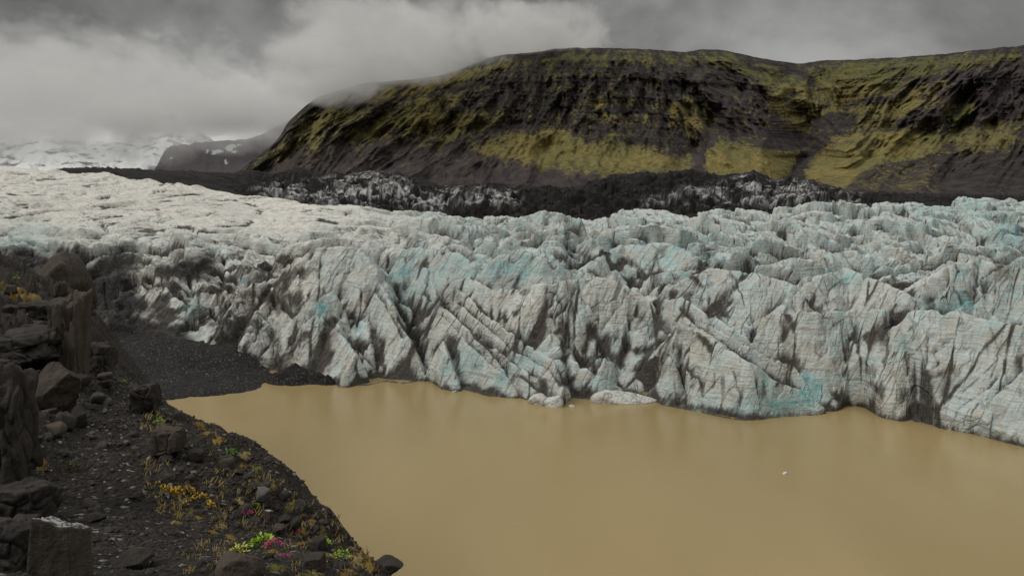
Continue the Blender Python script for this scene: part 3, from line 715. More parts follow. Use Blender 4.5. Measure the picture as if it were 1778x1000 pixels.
# plateau behind the rim
back = np.arange(1, 26)[:, None]
pbx = (mpx - CX) / F * (MDD[-1] + back * 45); pby = MDD[-1] + back * 45; pbz = bz_[-1] + np.minimum(back * 3.0, 15) - np.maximum(0, back - 8) * 6 + fbm(pbx / 150, pby / 150, 161, 3) * 6 * sstep(0, 8, back)
wob = fbm(az / 45, zz / 60, 163, 5, .6) * 30; wob2 = fbm(az / 40 + 9, zz / 40, 167, 5, .6) * 18
mx_ = MPX + wob; my_ = MPY + wob2
MOSS = [([(820, 262), (905, 228), (960, 225), (1010, 250), (1080, 248), (1140, 268), (1185, 275), (1185, 300), (1040, 300), (930, 288), (880, 272)], 12, 1.0),
        ([(1200, 290), (1240, 240), (1290, 245), (1345, 268), (1400, 262), (1400, 290), (1350, 308), (1230, 305)], 9, 1.0),
        ([(1400, 296), (1440, 250), (1500, 228), (1640, 225), (1640, 262), (1500, 290), (1470, 330), (1390, 310)], 9, .95),
        ([(1470, 300), (1620, 270), (1625, 335), (1480, 335)], 10, .42),
        ([(1640, 240), (1660, 215), (1778, 205), (1778, 240), (1735, 262), (1690, 268)], 9, .7),
        ([(440, 285), (480, 255), (500, 232), (560, 190), (600, 185), (640, 200), (560, 250), (480, 275)], 10, .75),
        ([(600, 240), (640, 205), (740, 165), (800, 165), (770, 205), (720, 235), (690, 225), (650, 240)], 12, .95),
        ([(700, 250), (760, 205), (840, 190), (870, 205), (800, 240), (760, 262)], 11, .8),
        ([(560, 180), (600, 160), (760, 140), (860, 110), (850, 128), (760, 158), (640, 180)], 8, .85),
        ([(860, 108), (1000, 90), (1110, 95), (1200, 98), (1260, 95), (1340, 115), (1420, 150), (1430, 200), (1380, 190), (1310, 140), (1240, 112), (1090, 112), (1000, 108), (880, 120)], 7, .75),
        ([(1400, 118), (1480, 110), (1640, 100), (1778, 88), (1778, 102), (1650, 118), (1560, 150), (1480, 190), (1440, 195), (1420, 150)], 8, .75),
        ([(1310, 150), (1400, 195), (1395, 235), (1370, 225)], 7, .7),
        ([(1480, 190), (1600, 150), (1650, 140), (1600, 190), (1540, 225), (1480, 225)], 8, .7),
        ([(1640, 180), (1690, 180), (1680, 215), (1650, 222)], 7, .8),
        ([(1150, 190), (1200, 165), (1245, 205), (1235, 225), (1180, 230)], 9, .75),
        ([(1020, 180), (1060, 150), (1075, 170), (1040, 200)], 8, .6),
        ([(1000, 200), (1060, 190), (1130, 190), (1120, 215), (1030, 225)], 9, .4)]
moss = np.zeros(MPX.shape)
for poly, soft, val_ in MOSS:
    moss = np.maximum(moss, val_ * sstep(-soft * 2.2, soft * 1.5, inpoly(mx_, my_, poly)))
moss = np.maximum(moss, .22 * sstep(.15, .4, v) * sstep(1720, 1560, MPX))
moss = np.where(moss > .02, np.clip(moss + (.6 * (gul2 - .6) + .55 * (gul3 - .6)) * rugged * 1.1 + .45 * strat * (1 - sstep(250, 270, my_)), 0, 1.2), 0)
green = np.clip(sstep(165, 130, my_) * sstep(820, 950, MPX), 0, 1) * .6 + .9 * sstep(-14, 10, inpoly(mx_, my_, MOSS[13][0]))
for poly in ([(1190, 300), (1232, 235), (1248, 235), (1212, 300)], [(1375, 315), (1390, 268), (1408, 268), (1398, 315)]):
    moss *= 1 - sstep(-7, 5, inpoly(mx_, my_, poly))
scree = np.zeros(MPX.shape)
for poly in ([(420, 300), (620, 240), (800, 262), (900, 275), (1050, 300), (1050, 370), (420, 370)], [(1250, 160), (1310, 120), (1390, 240), (1330, 260), (1260, 230), (1200, 300), (1180, 300)], [(1560, 160), (1700, 105), (1778, 100), (1778, 200), (1650, 230), (1600, 200)]):
    scree = np.maximum(scree, sstep(-10, 10, inpoly(mx_, my_, poly)))
cat_ = lambda a, f: np.concatenate([a, np.full(pbx.shape, f)], 0).ravel()
mV = np.stack([np.concatenate([bx_, pbx]), np.concatenate([by_, pby]), np.concatenate([bz_, pbz])], -1).reshape(-1, 3)
add('mountain', mesh_raw('mountain', mV, gridfaces(mr + 25, mc), M_MTN, True, {'moss': cat_(moss, .7), 'green': cat_(np.clip(green, 0, 1), .6), 'scree': cat_(scree, 0)}), kind='structure', label='long dark mountain with mossy ochre slopes and its top in cloud')

# ------------------------------------------------------------------ rubble moraine between ice and mountain
cN, rN = 760, 110
opx = np.linspace(92, 2000, cN)
tpy = np.interp(opx, [92, 105, 140, 200, 300, 400, 440, 470, 500, 525, 545, 565, 580, 600, 640, 680, 720, 760, 850, 920, 1000, 1060, 1110, 1150, 1195, 1215, 1250, 1285, 1310, 1335, 1350, 1375, 1400, 1450, 1490, 1620, 1780, 2000],
                     [292, 290, 288, 289, 293, 297, 294, 299, 291, 289, 295, 300, 293, 299, 293, 294, 306, 318, 314, 320, 322, 302, 296, 298, 288, 294, 301, 297, 293, 305, 310, 303, 306, 322, 331, 333, 336, 338])
tpy = tpy + np.abs(fbm(opx / 13, opx * 0, 171, 3)) * -7 + 2 + fbm(opx / 4, opx * 0, 177, 2) * 1.6
bpy_ = np.interp(opx, [92, 105, 250, 400, 560, 700, 770, 850, 1000, 1100, 1200, 1300, 1480, 1620], [300, 305, 318, 345, 366, 374, 386, 386, 380, 374, 368, 370, 362, 364])
dA = np.interp(opx, [92, 150, 300, 420, 560, 700, 850, 1150, 1620], [850, 790, 610, 510, 432, 412, 392, 392, 420]); dB = dA + np.interp(opx, [92, 300, 600, 1620], [60, 120, 220, 220])
vv = np.linspace(0, 1, rN)[:, None]
QX = np.broadcast_to(opx, (rN, cN))
zA = EYE + (HY - bpy_) / F * dA - 7; zB = EYE + (HY - tpy) / F * dB
QD2 = dA + (dB - dA) * vv
qx_ = (QX - CX) / F * QD2; qs = dA / 480
h1, h2, hid, hval, htl = worley(qx_ / 24 / qs + fbm(qx_ / 20, QD2 / 20, 181, 2) * .5, QD2 / 34 / qs, 183, 6)
k1, k2, kid, kval, ktl = worley(qx_ / 8.5 / qs + fbm(qx_ / 9, QD2 / 9, 182, 2) * .4, QD2 / 15 / qs, 187, 10)
bump_ = (hval - .5) * 8 + htl * 5 + (.30 - .7 * h1) * 8 + (kval - .5) * 5 + ktl * 4 + (.25 - .6 * k1) * 3 + (ridged(qx_ / 6, QD2 / 12, 191, 4) - .6) * 3.5
calm = .22 + .78 * sstep(330, 520, QX) * (1 - .7 * sstep(1480, 1580, QX))
QZ = zA + (zB - zA) * vv ** .85 + bump_ * calm * qs * sstep(92, 140, QX) * sstep(0, .12, vv) * (1 - .8 * sstep(.55, 1, vv)) - sstep(.9, 1, vv) * 1.0
QY = HY - (QZ - EYE) * F / QD2
qa = qx_; qz = QZ
wq = fbm(qa / 12, qz / 6, 193, 3) * 18; wq2 = fbm(qa / 10 + 4, qz / 5, 197, 3) * 9
icem = np.zeros(QX.shape)
for poly, s_ in (([(430, 330), (480, 318), (560, 312), (620, 300), (660, 296), (700, 312), (740, 330), (800, 326), (880, 330), (905, 350), (880, 372), (760, 368), (600, 352), (480, 345)], 1.0), ([(1110, 352), (1180, 330), (1240, 322), (1290, 300), (1330, 312), (1400, 312), (1450, 330), (1500, 340), (1500, 356), (1300, 356)], .85), ([(850, 330), (905, 330), (905, 348), (860, 350)], .6)):
    icem = np.maximum(icem, s_ * sstep(-8, 8, inpoly(QX + wq, QY + wq2, poly)))
cellr = hash2(np.floor(np.abs(kid)), np.floor(np.abs(kid) / 3), 5)
icem = icem * sstep(.36, .60, .62 * cellr + .38 * hval + .5 * (.5 - k1)) * (1 - .8 * np.exp(-((k2 - k1) / .10) ** 2)) * sstep(-.3, .15, fbm(qx_ / 3.5, (QD2 + QZ * 2) / 5, 195, 4))
icem *= 1 - sstep(-5, 5, inpoly(QX + wq, QY + wq2, [(740, 366), (800, 356), (900, 352), (1040, 340), (1110, 352), (1040, 372), (850, 380)]))
add('moraine', mesh_raw('moraine', np.stack([qx_, QD2, QZ], -1).reshape(-1, 3), gridfaces(rN, cN), M_MOR, False, {'ice': np.clip(icem, 0, 1).ravel()}), kind='structure', label='black rubble moraine with jagged grey ice behind the glacier')

# ------------------------------------------------------------------ far slopes under the cloud on the left
def far_slope(name, px0, px1, top, bot, dist, mat, snow, seed, amp=120, label=None):
    nc, nr = 220, 70
    p = np.linspace(px0, px1, nc); ty = np.interp(p, [q[0] for q in top], [q[1] for q in top]) + fbm(p / 16, p * 0, seed, 4) * 4
    vv = np.linspace(0, 1, nr)[:, None]; py = bot + (ty - bot) * vv; pxg = np.broadcast_to(p, py.shape)
    a = (pxg - CX) / F * dist; z = (HY - py) / F * dist
    d = dist + vv * dist * .22 + (ridged(a / 260, z / 260, seed + 3, 4) - .6) * -amp
    add(name, mesh_raw(name, np.stack([(pxg - CX) / F * d, d, EYE + (HY - py) / F * d], -1).reshape(-1, 3), gridfaces(nr, nc), mat, True, {'snow': snow(pxg, py)}), kind='structure', label=label)
def patches(px, py):
    s = np.zeros(px.shape); w_ = fbm(px / 7, py / 5, 201, 3) * 4
    for (x, y, rx, ry) in [(378, 263, 9, 3), (398, 257, 6, 6), (405, 254, 5, 3), (372, 267, 5, 2), (407, 264, 5, 2), (360, 263, 2, 4), (298, 275, 3, 2), (392, 281, 2, 4), (415, 252, 4, 2)]:
        s = np.maximum(s, sstep(1.3, .7, np.hypot((px + w_ - x) / rx, (py + w_ * .5 - y) / ry)))
    return s
far_slope('far_slope', 268, 520, [(268, 296), (285, 262), (300, 254), (340, 248), (400, 244), (440, 240), (520, 200)], 320, 3000, mat_snowfield(.1), patches, 211, 90, 'grey brown far slope with small snow patches under low cloud')
far_slope('icefall', -260, 330, [(-260, 230), (0, 240), (150, 245), (250, 250), (300, 262), (330, 285)], 322, 3600, mat_snowfield(.40), lambda a, b: np.ones(a.shape), 221, 160, 'white far icefall fading into low cloud')
far_slope('snowy_crag', 180, 470, [(180, 300), (230, 226), (262, 206), (300, 198), (330, 208), (352, 232), (400, 262), (470, 300)], 320, 4300, mat_snowfield(.45, (0.30, 0.30, 0.31)), lambda a, b: np.ones(a.shape), 231, 180, 'snow streaked crag showing through the cloud')  # rock lightened towards fog colour: haze painted into the crag

# ------------------------------------------------------------------ near hillside
def edge(px, py, d): return W(px, py, d)
EDGE = [(705, 1000, 10), (640, 950, 12), (580, 900, 15), (530, 868, 17.5), (480, 838, 20), (440, 805, 24), (400, 776, 28), (375, 755, 32), (330, 733, 37), (290, 702, 45), (255, 672, 52), (225, 650, 57), (175, 585, 68), (150, 545, 74), (135, 515, 78), (90, 500, 82), (40, 478, 84), (0, 463, 86), (-150, 440, 86)]
hp = [W(*q) for q in EDGE]
hp += [W(*q) for q in [(600, 1000, 9.2), (400, 1000, 8.5), (200, 1000, 8), (0, 1000, 7.4), (-200, 1000, 7.2), (450, 900, 13.5), (300, 900, 12.3), (100, 900, 11.2), (0, 900, 10.3), (-150, 900, 10), (350, 800, 21), (250, 800, 19), (120, 800, 17.2), (0, 800, 15.6), (-150, 780, 15.6), (260, 720, 33), (180, 700, 29), (80, 700, 25.5), (0, 690, 23), (-150, 650, 23), (200, 655, 46), (140, 640, 43), (60, 610, 38), (0, 590, 36), (-150, 550, 38), (120, 560, 60), (50, 520, 62), (0, 495, 66), (-150, 460, 66), (520, 960, 11.3), (500, 900, 14.3)]]
# ground falls away to the lake beyond the edge
for i, (a, b, d) in enumerate(EDGE):
    x_, y_, z_ = W(a, b, d)
    k = 5 + d * .12
    if i < 12:
        hp.append((x_ + .5 * k, y_ + k * .28, z_ - k * .75)); hp.append((x_ + k, y_ + k * .55, max(-2, z_ - k * 1.7))); hp.append((x_ + 2.6 * k, y_ + 1.5 * k, max(-4, z_ - 3.6 * k)))
    else:
        hp.append((x_ + k * .35, y_ + k, z_ - k * .9)); hp.append((x_ + .8 * k, y_ + 2.4 * k, max(2, z_ - 2.2 * k)))
for (a_, d_, dz) in [(760, 10, 1.6), (820, 9.5, 3), (900, 9, 4.2), (705, 8, .25), (740, 7, .5), (800, 6, .9), (900, 5, 1.3), (660, 8, .05), (640, 7, .1), (600, 12.5, .8), (660, 12, 1.5), (720, 13, 3), (560, 18, 2.2), (600, 20, 4), (520, 22, 2.2), (450, 30, 2.5)]:
    row = 1000 if d_ <= 10 else {600: 915, 660: 960, 720: 990, 560: 885, 520: 855, 450: 800}[a_] if d_ != 20 else 905
    x_, y_, z_ = W(a_, row, d_)
    hp.append((x_, y_, z_ - dz))
hp += [(0, 0, 28.1), (-3, 1, 28.0), (3, 1, 27.0), (-6, 3, 28.0), (6, 4, 22.5), (14, 6, 14), (3, 8, 21.0), (-12, 4, 30)]
hm = tps_fit(np.array(hp), .4)
EPL = np.array([(2.6, -4, 27.0), (1.6, 2, 27.0), (.2, 6, 26.4)] + [W(*q) for q in EDGE])
def hill_base(x, y):
    z = tps_eval(hm, x, y)
    bd = np.full(np.shape(x), 1e9); bz = np.zeros(np.shape(x)); bs = np.zeros(np.shape(x))
    for a, b in zip(EPL[:-1], EPL[1:]):
        ux, uy = b[0] - a[0], b[1] - a[1]; t = np.clip(((x - a[0]) * ux + (y - a[1]) * uy) / (ux * ux + uy * uy), 0, 1)
        qx = x - a[0] - t * ux; qy = y - a[1] - t * uy; d = np.hypot(qx, qy); c = d < bd
        bd = np.where(c, d, bd); bz = np.where(c, a[2] + t * (b[2] - a[2]), bz); bs = np.where(c, ux * qy - uy * qx, bs)
    return np.where(bs < 0, np.minimum(z, bz + .12 - bd * 1.45), z)
def hill_rock(x, y):
    """bare ledgy rock on the left of the path"""
    a = (x / y) * F + CX
    return sstep(130, 40, a + fbm(x / 2.5, y / 5, 241, 3) * 60) * sstep(9, 13, y) + sstep(46, 52, y) * sstep(260, 150, a) * .8
def hill_z(x, y):
    z = hill_base(x, y)
    r = np.clip(hill_rock(x, y), 0, 1)
    z = z + fbm(x / 2.3, y / 2.3, 243, 4) * .16 * np.clip(y / 14, .5, 3) + fbm(x / .5, y / .5, 247, 3) * .035
    c1, c2, ci, cv, ct = worley(x / 1.5 + fbm(x, y, 249, 2) * .3, y / 2.2, 251, 6)
    z = z + r * ((cv - .45) * 1.5 + ct * .5 - .25 * np.exp(-((c2 - c1) / .08) ** 2))
    c1, c2, ci, cv, ct = worley(x / .55, y / .7, 257, 6)
    z = z + (.10 + .35 * r) * (cv - .5) * np.clip(y / 14, .6, 2)
    ed = sstep(-.2, .5, fbm(x / 3, y / 3, 259, 3))
    z = z + .12 * np.clip(y / 12, .6, 3) * (ridged(x / 1.3, y / 1.3, 261, 3) - .6) * (.4 + ed)
    return z
hc, hr = 620, 430
ha = np.linspace(-1.0, .42, hc); hd = np.exp(np.linspace(math.log(3.2), math.log(112), hr))[:, None]
HX = ha * hd; HYY = np.broadcast_to(hd, HX.shape)
HZ = np.maximum(hill_z(HX, HYY), -3)
hpx = HX / HYY * F + CX; hpy = HY - (HZ - EYE) * F / HYY
epx = np.interp(hpy, [q[1] for q in EDGE[::-1]], [q[0] for q in EDGE[::-1]])
mossa = .30 * sstep(90, 10, epx - hpx) * sstep(640, 720, hpy) + .2 * sstep(.1, .5, fbm(HX / 1.8, HYY / 3, 271, 3)) * sstep(260, 330, hpx)
for (x_, y_, rx, ry, s_) in [(40, 520, 55, 22, .95), (330, 875, 60, 40, .5), (120, 815, 25, 25, .4), (240, 690, 40, 20, .5), (130, 540, 20, 30, .4), (500, 965, 80, 30, .4), (430, 920, 60, 30, .4)]:
    mossa = np.maximum(mossa, s_ * np.exp(-((hpx - x_) / rx) ** 2 - ((hpy - y_) / ry) ** 2))
add('hillside', mesh_raw('hillside', np.stack([HX, HYY, HZ], -1).reshape(-1, 3), gridfaces(hr, hc), M_SLOPE, True, {'moss': np.clip(mossa, 0, 1).ravel(), 'rock': np.clip(hill_rock(HX, HYY), 0, 1).ravel()}), kind='structure', label='dark stony hillside falling to the lake')
def hit(px, py, d0=3.5, d1=108):
    """where the sight line through a photo pixel meets the hillside"""
    d = np.exp(np.linspace(math.log(d0), math.log(d1), 500))
    z = hill_z((px - CX) / F * d, d) - (EYE + (HY - py) / F * d)
    k = np.argmax(z > 0) if (z > 0).any() else len(d) - 1
    dd = d[k]
    return ((px - CX) / F * dd, dd, float(hill_z(np.array([(px - CX) / F * dd]), np.array([dd]))[0]))

# ------------------------------------------------------------------ rocks
def ico(sub):
    import bmesh
    bm = bmesh.new(); bmesh.ops.create_icosphere(bm, subdivisions=sub, radius=1)
    V = np.array([v_.co[:] for v_ in bm.verts]); Fc = np.array([[v_.index for v_ in f.verts] for f in bm.faces]); bm.free()
    return V, Fc
ICO = {s_: ico(s_) for s_ in (1, 2, 3, 5, 6)}
def rock_shape(seed, sub=3, planes=11, size=(1, 1, 1), rough=.06, boxy=0.0, joints=0):
    r = np.random.default_rng(seed)
    V, Fc = ICO[sub]
    n = r.normal(size=(planes, 3)); n /= np.linalg.norm(n, axis=1, keepdims=True); h = r.uniform(.55, .95, planes)
    if boxy > 0:
        q = np.array([(1, 0, 0), (-1, 0, 0), (0, 1, 0), (0, -1, 0), (0, 0, 1), (0, 0, -1)], float) + r.normal(size=(6, 3)) * .13
        q /= np.linalg.norm(q, axis=1, keepdims=True); n = np.concatenate([q, n]); h = np.concatenate([np.full(6, .62) + r.uniform(-.05, .05, 6), h + boxy * .35])
    dot = V @ n.T
    t = np.where(dot > .05, h / np.maximum(dot, .05), 9).min(1)
    P = V * np.minimum(t, 1.15)[:, None]
    o_ = seed * 3.7
    nz = fbm(P[:, 0] * 2.2 + o_ + P[:, 2], P[:, 1] * 2.2 - P[:, 2] * 1.3, seed, 4) + .5 * fbm(P[:, 2] * 3 + o_, P[:, 0] * 3 - P[:, 1], seed + 4, 3)
    P = P * (1 + rough * nz)[:, None]
    if joints:
        q = P * np.array([1, 1, .5 if boxy > .5 else 1.0]); sd = r.uniform(-1, 1, (joints, 3)) * np.array([1, 1, .6]); rv = r.uniform(-1, 1, joints)
        dd = np.sqrt(((q[:, None] - sd[None]) ** 2).sum(-1)); o2 = np.sort(dd, 1); k1 = dd.argmin(1)
        P = P * (1 + .13 * rv[k1] - .10 * np.exp(-((o2[:, 1] - o2[:, 0]) / .06) ** 2))[:, None]
    lo, hi = P.min(0), P.max(0)
    P = (P - (lo + hi) / 2) / (hi - lo) * 2
    return P * np.array(size), Fc
def rock(name, px, py, wpx, hpx_, seed, label, mat, cat='rock', depth=1.0, boxy=0.0, planes=11, sub=5, sink=.22, rough=.07, group=None, yaw=0.0, dd=None, joints=0):
    """a rock whose foot is seen at (px, py), wpx photo pixels wide and hpx_ high"""
    x, y, z = hit(px, py) if dd is None else ((px - CX) / F * dd, dd, EYE + (HY - py) / F * dd)
    wd = wpx / F * y; hh = hpx_ / F * y
    sx, sy, sz = wd / 2, wd * depth / 2, hh / 2 * (1 + sink)
    if wpx > 45: sub = 6
    V, Fc = rock_shape(seed, sub, planes, (sx, sy, sz), rough, boxy, joints)
    zc = -V[:, 2].min() - hh * sink
    return add(name, mesh_raw(name, V + np.array([0, 0, zc]), Fc, mat, sub < 5 and boxy == 0 and False or True), label=label, cat=cat, group=group, loc=(x, y, z), rot=(0, 0, yaw))

rock('rock_pillar', 122, 655, 58, 145, 301, 'tall brown rock pillar with a flat upright face above the gravel beach', M_ROCKB, boxy=.7, planes=9, depth=1.2, joints=16, rough=.14)
rock('rock_block', 104, 1030, 84, 145, 303, 'squared rock block with a pale flat top beside the path', M_ROCKP, boxy=.85, planes=5, depth=.9, rough=.09)
rock('rock_outcrop', 14, 815, 84, 190, 305, 'high dark jointed outcrop standing left of the path', M_ROCK, boxy=.35, planes=12, joints=34, rough=.16, depth=1.3)
rock('rock_outcrop', 34, 895, 100, 62, 306, 'low broken outcrop between the high outcrop and the pale topped block', M_ROCK, boxy=.35, planes=12, joints=34, rough=.16, depth=1.2)
rock('rock_outcrop', 16, 985, 84, 84, 307, 'broken dark outcrop left of the pale topped block', M_ROCK, boxy=.35, planes=12, joints=34, rough=.16, depth=1.2)
rock('rock_hump', 92, 705, 96, 74, 309, 'smooth brown rock hump below the rock pillar', M_ROCKB, planes=12, depth=1.2, rough=.14)
rock('rock_ledge', 85, 570, 110, 48, 311, 'grey flat topped ledge behind the rock pillar', M_ROCK, boxy=.35, planes=12, joints=34, rough=.16)
rock('rock_ledge', 45, 630, 120, 55, 312, 'dark broken ledge left of the rock pillar', M_ROCK, boxy=.35, planes=12, joints=34, rough=.16)
rock('rock_ledge', 165, 650, 60, 52, 313, 'dark ledge right of the rock pillar foot', M_ROCK, boxy=.35, planes=12, joints=34, rough=.16)
rock('columnar_rock', 250, 715, 54, 52, 315, 'dark columnar rock at the slope edge beside the beach', M_ROCK, boxy=.6, planes=9, joints=22, rough=.14)
rock('columnar_rock', 294, 790, 50, 46, 317, 'brown upright rock below the bright green tuft on the slope', M_ROCKB, boxy=.6, planes=9, joints=22, rough=.14)
rock('boulder', 135, 742, 34, 36, 319, 'rounded dark boulder, right one of the pair by the outcrop foot', M_ROCK, cat='boulder')
rock('boulder', 112, 748, 32, 30, 320, 'rounded dark boulder, middle of the three by the outcrop foot', M_ROCK, cat='boulder')
rock('boulder', 92, 762, 42, 24, 321, 'low brown boulder in front of the rounded pair by the outcrop', M_ROCKB, cat='boulder')
rock('boulder', 418, 1006, 84, 52, 323, 'large rounded brown boulder with a green plant on its top', M_ROCKB, cat='boulder', planes=7)
rock('boulder', 232, 984, 66, 28, 325, 'flat dark boulder lying in the middle of the path', M_ROCK, cat='boulder')
rock('boulder', 388, 806, 24, 16, 327, 'reddish brown boulder below the deep green tuft', M_ROCKB, cat='boulder')
rock('boulder', 400, 783, 24, 16, 329, 'dark boulder at the slope edge above the deep green tuft', M_ROCK, cat='boulder', dd=27.5)
rock('boulder', 419, 789, 22, 14, 330, 'dark boulder second along the slope edge from the green tuft', M_ROCK, cat='boulder', dd=25.8)
rock('boulder', 488, 847, 22, 16, 331, 'rounded black boulder sitting on the slope edge', M_ROCK, cat='boulder', dd=19.3)
rock('boulder', 455, 868, 30, 22, 333, 'pale grey boulder near the slope edge', M_ROCKG, cat='boulder')
rock('boulder', 463, 900, 22, 12, 334, 'dark boulder with a pale top near the small pink flowers', M_ROCKP, cat='boulder')
rock('boulder', 540, 897, 28, 16, 335, 'dark boulder on the edge where it drops to the lake, upper of two', M_ROCK, cat='boulder', dd=16.6)
rock('boulder', 562, 908, 26, 18, 336, 'dark boulder on the edge where it drops to the lake, lower of two', M_ROCK, cat='boulder', dd=15.3)
rock('boulder', 493, 910, 24, 18, 337, 'dark boulder above the big pink flower patch', M_ROCK, cat='boulder')
rock('boulder', 485, 930, 26, 16, 338, 'tan flat boulder above the big pink flower patch', M_ROCKB, cat='boulder')
rock('boulder', 545, 990, 36, 24, 339, 'squarish dark boulder left of the smallest green tuft', M_ROCK, cat='boulder', boxy=.5)
rock('boulder', 665, 1000, 70, 30, 340, 'dark ledge boulder at the lower end of the slope edge', M_ROCK, cat='boulder', dd=10.6)
rock('boulder', 160, 882, 22, 12, 341, 'brown grey flat stone in the gravel above the pale topped block', M_ROCKB, cat='boulder')
rock('boulder', 166, 905, 30, 14, 342, 'dark angular stone right of the pale topped block', M_ROCK, cat='boulder')
rock('white_stone', 182, 717, 9, 7, 343, 'small white stone on the upper path', M_ROCKG, cat='stone', sub=3)
rock('white_stone', 220, 775, 9, 7, 345, 'small pale stone beside the path in the mid slope', M_ROCKG, cat='stone', sub=3)

rb = random.Random(12)
nb = 0
while nb < 46:
    px, py = rb.choice([(rb.uniform(0, 75), rb.uniform(640, 1000)), (rb.uniform(60, 240), rb.uniform(600, 720)), (rb.uniform(0, 130), rb.uniform(500, 640)), (rb.uniform(300, 620), rb.uniform(760, 960))])
    if px > 290 and inpoly(np.array([px]), np.array([py]), [(300, 745), (390, 790), (440, 830), (540, 892), (640, 965), (560, 965), (440, 880), (340, 800)])[0] < 0: continue
    rock('broken_rock', px, py, rb.uniform(12, 34), rb.uniform(9, 22), 800 + nb, ('dark broken rock lying between the high outcrop and the path' if px < 76 and py > 640 else 'dark broken rock along the slope edge above the water' if px > 290 else 'dark broken rock on the upper ledges near the rock pillar'), rb.choice([M_ROCK, M_ROCK, M_ROCKB]), boxy=.3, planes=10, sub=3, group='broken rocks on the hillside', yaw=rb.uniform(0, 3), rough=.12)
    nb += 1

# big dark debris hump in front of the left ice
V, Fc = rock_shape(351, 5, 14, (7, 7, 9), .12)
add('debris_mound', mesh_raw('debris_mound', V, Fc, M_ROCKB), label='big dark brown debris mound in front of the ice on the left', cat='mound', loc=W(92, 510, 155))

# gravel islets
def islet(px, py, wpx, hpx_, seed, label):
    d = 30 * F / (py - HY); wd = wpx / F * d; hh = hpx_ / F * d
    g = np.linspace(-1, 1, 60); a, b = np.meshgrid(g, g)
    rr = np.hypot(a, b) + fbm(a * 2 + seed, b * 2, seed, 4) * .28
    z = np.clip(1 - rr, -.4, 1) * hh * 1.25 + fbm(a * 7, b * 7, seed + 3, 3) * .10 * hh
    add('gravel_islet', mesh_raw('gravel_islet', np.stack([a * wd * .62, b * wd * .42, z], -1).reshape(-1, 3), gridfaces(60, 60), M_BEACH), label=label, cat='islet', loc=((px - CX) / F * d, d + 1.2, -.05))
islet(510, 664, 92, 26, 5, 'low black gravel islet at the ice front beside the beach')
islet(566, 669, 30, 14, 9, 'tiny black gravel islet right of the larger one')

# ice floating or lying at the water line
def floe(px, py, wpx, hpx_, seed, label, cat, depth=.6, planes=9):
    d = 30 * F / (py - HY); wd = wpx / F * d; hh = hpx_ / F * d
    V, Fc = rock_shape(seed, 5 if wpx > 20 else 3, planes, (wd / 2, wd * depth / 2, hh), .08)
    n = len(V)
    at = {'dirt_and_shade': np.clip(.25 + fbm(V[:, 0], V[:, 1] + V[:, 2] * 3, seed, 4) * .9, 0, .8) if wpx > 20 else np.zeros(n), 'blue': np.zeros(n), 'debris': np.zeros(n), 'face': np.full(n, .5), 'warm': np.full(n, .55)}
    add('ice_floe' if wpx <= 20 else 'ice_slab', mesh_raw('ice', V, Fc, M_ICE, True, at), label=label, cat=cat, loc=((px - CX) / F * d, d + wd * depth * .4, 0))
floe(1365, 823.5, 11, 4, 401, 'small white ice floe alone in the open brown water', 'floe')
floe(993, 707, 11, 4, 403, 'small white ice floe by the end of the long fin', 'floe')
floe(789, 681, 10, 3, 405, 'tiny white ice floe below the small dark edged cone', 'floe')
floe(1085, 701, 120, 19, 407, 'low smooth slab of pale ice lying at the water line', 'ice slab', .35, 5)
floe(940, 703, 46, 18, 409, 'dirty low ice lump at the foot of the long fin', 'ice lump', .7)
floe(962, 708, 34, 20, 411, 'pale pointed ice lump right at the foot of the long fin', 'ice lump', .7)

# loose stones: a few hundred single ones, the rest as gravel
protos = []
for s_ in range(8):
    V, Fc = rock_shape(500 + s_, 2, 10, (1, .8, .6), .1)
    protos.append(mesh_raw('loose_stone', V, Fc, M_STONE, False))
HILLPOLY = [(0, 620), (60, 640), (200, 680), (250, 700), (300, 720), (380, 770), (440, 820), (540, 880), (610, 930), (690, 1000), (0, 1000)]
cnt = 0
rp = random.Random(5)
while cnt < 250:
    px, py = rp.uniform(0, 690), rp.uniform(650, 1000)
    if inpoly(np.array([px]), np.array([py]), HILLPOLY)[0] < 4: continue
    x, y, z = hit(px, py)
    r = (4 + 9 * rp.random() ** 2.5) / F * y * (1.25 if px > 330 else 1)
    add('loose_stone', protos[cnt % 8], label='loose dark angular stone lying on the gravel slope', cat='stone', group='loose stones on the gravel slope', loc=(x, y, z + r * .1), rot=(rp.uniform(-.4, .4), rp.uniform(-.4, .4), rp.uniform(0, 6.3)), scale=(r, r, r * rp.uniform(.7, 1.2)))
    cnt += 1
def scatter(name, xs, ys, zs, rs, mat, label):
    V0, F0 = ICO[1]; n = len(xs); r = RNG
    V = V0[None] * (1 + r.uniform(-.3, .3, (n, len(V0), 1))) * (rs[:, None, None] * np.stack([r.uniform(.7, 1.3, n), r.uniform(.7, 1.3, n), r.uniform(.4, .8, n)], -1)[:, None, :])
    V = V + np.stack([xs, ys, zs], -1)[:, None, :]
    Fc = F0[None] + (np.arange(n) * len(V0))[:, None, None]
    add(name, mesh_raw(name, V.reshape(-1, 3), Fc.reshape(-1, 3), mat, False, {'tone': np.repeat(r.random(n), len(V0))}), kind='stuff', label=label)
def mat_bits():
    m, t = material('gravel_bits')
    n = t.attr('tone')
    c = t.mix(t.ramp(n, .0, .93), (0.013, 0.0115, 0.010), (0.062, 0.054, 0.047))
    c = t.mix(t.math('GREATER_THAN', n, .975), c, (0.22, 0.21, 0.19))
    finish(t, c, .85, t.noise(t.n('ShaderNodeNewGeometry').outputs['Position'], 20, 3), .5, .02, .2)
    return m
M_BITS = mat_bits()
n = 15000
sd_ = np.exp(RNG.uniform(math.log(6.5), math.log(50), n)); sa = RNG.uniform(-.72, -.05, n)
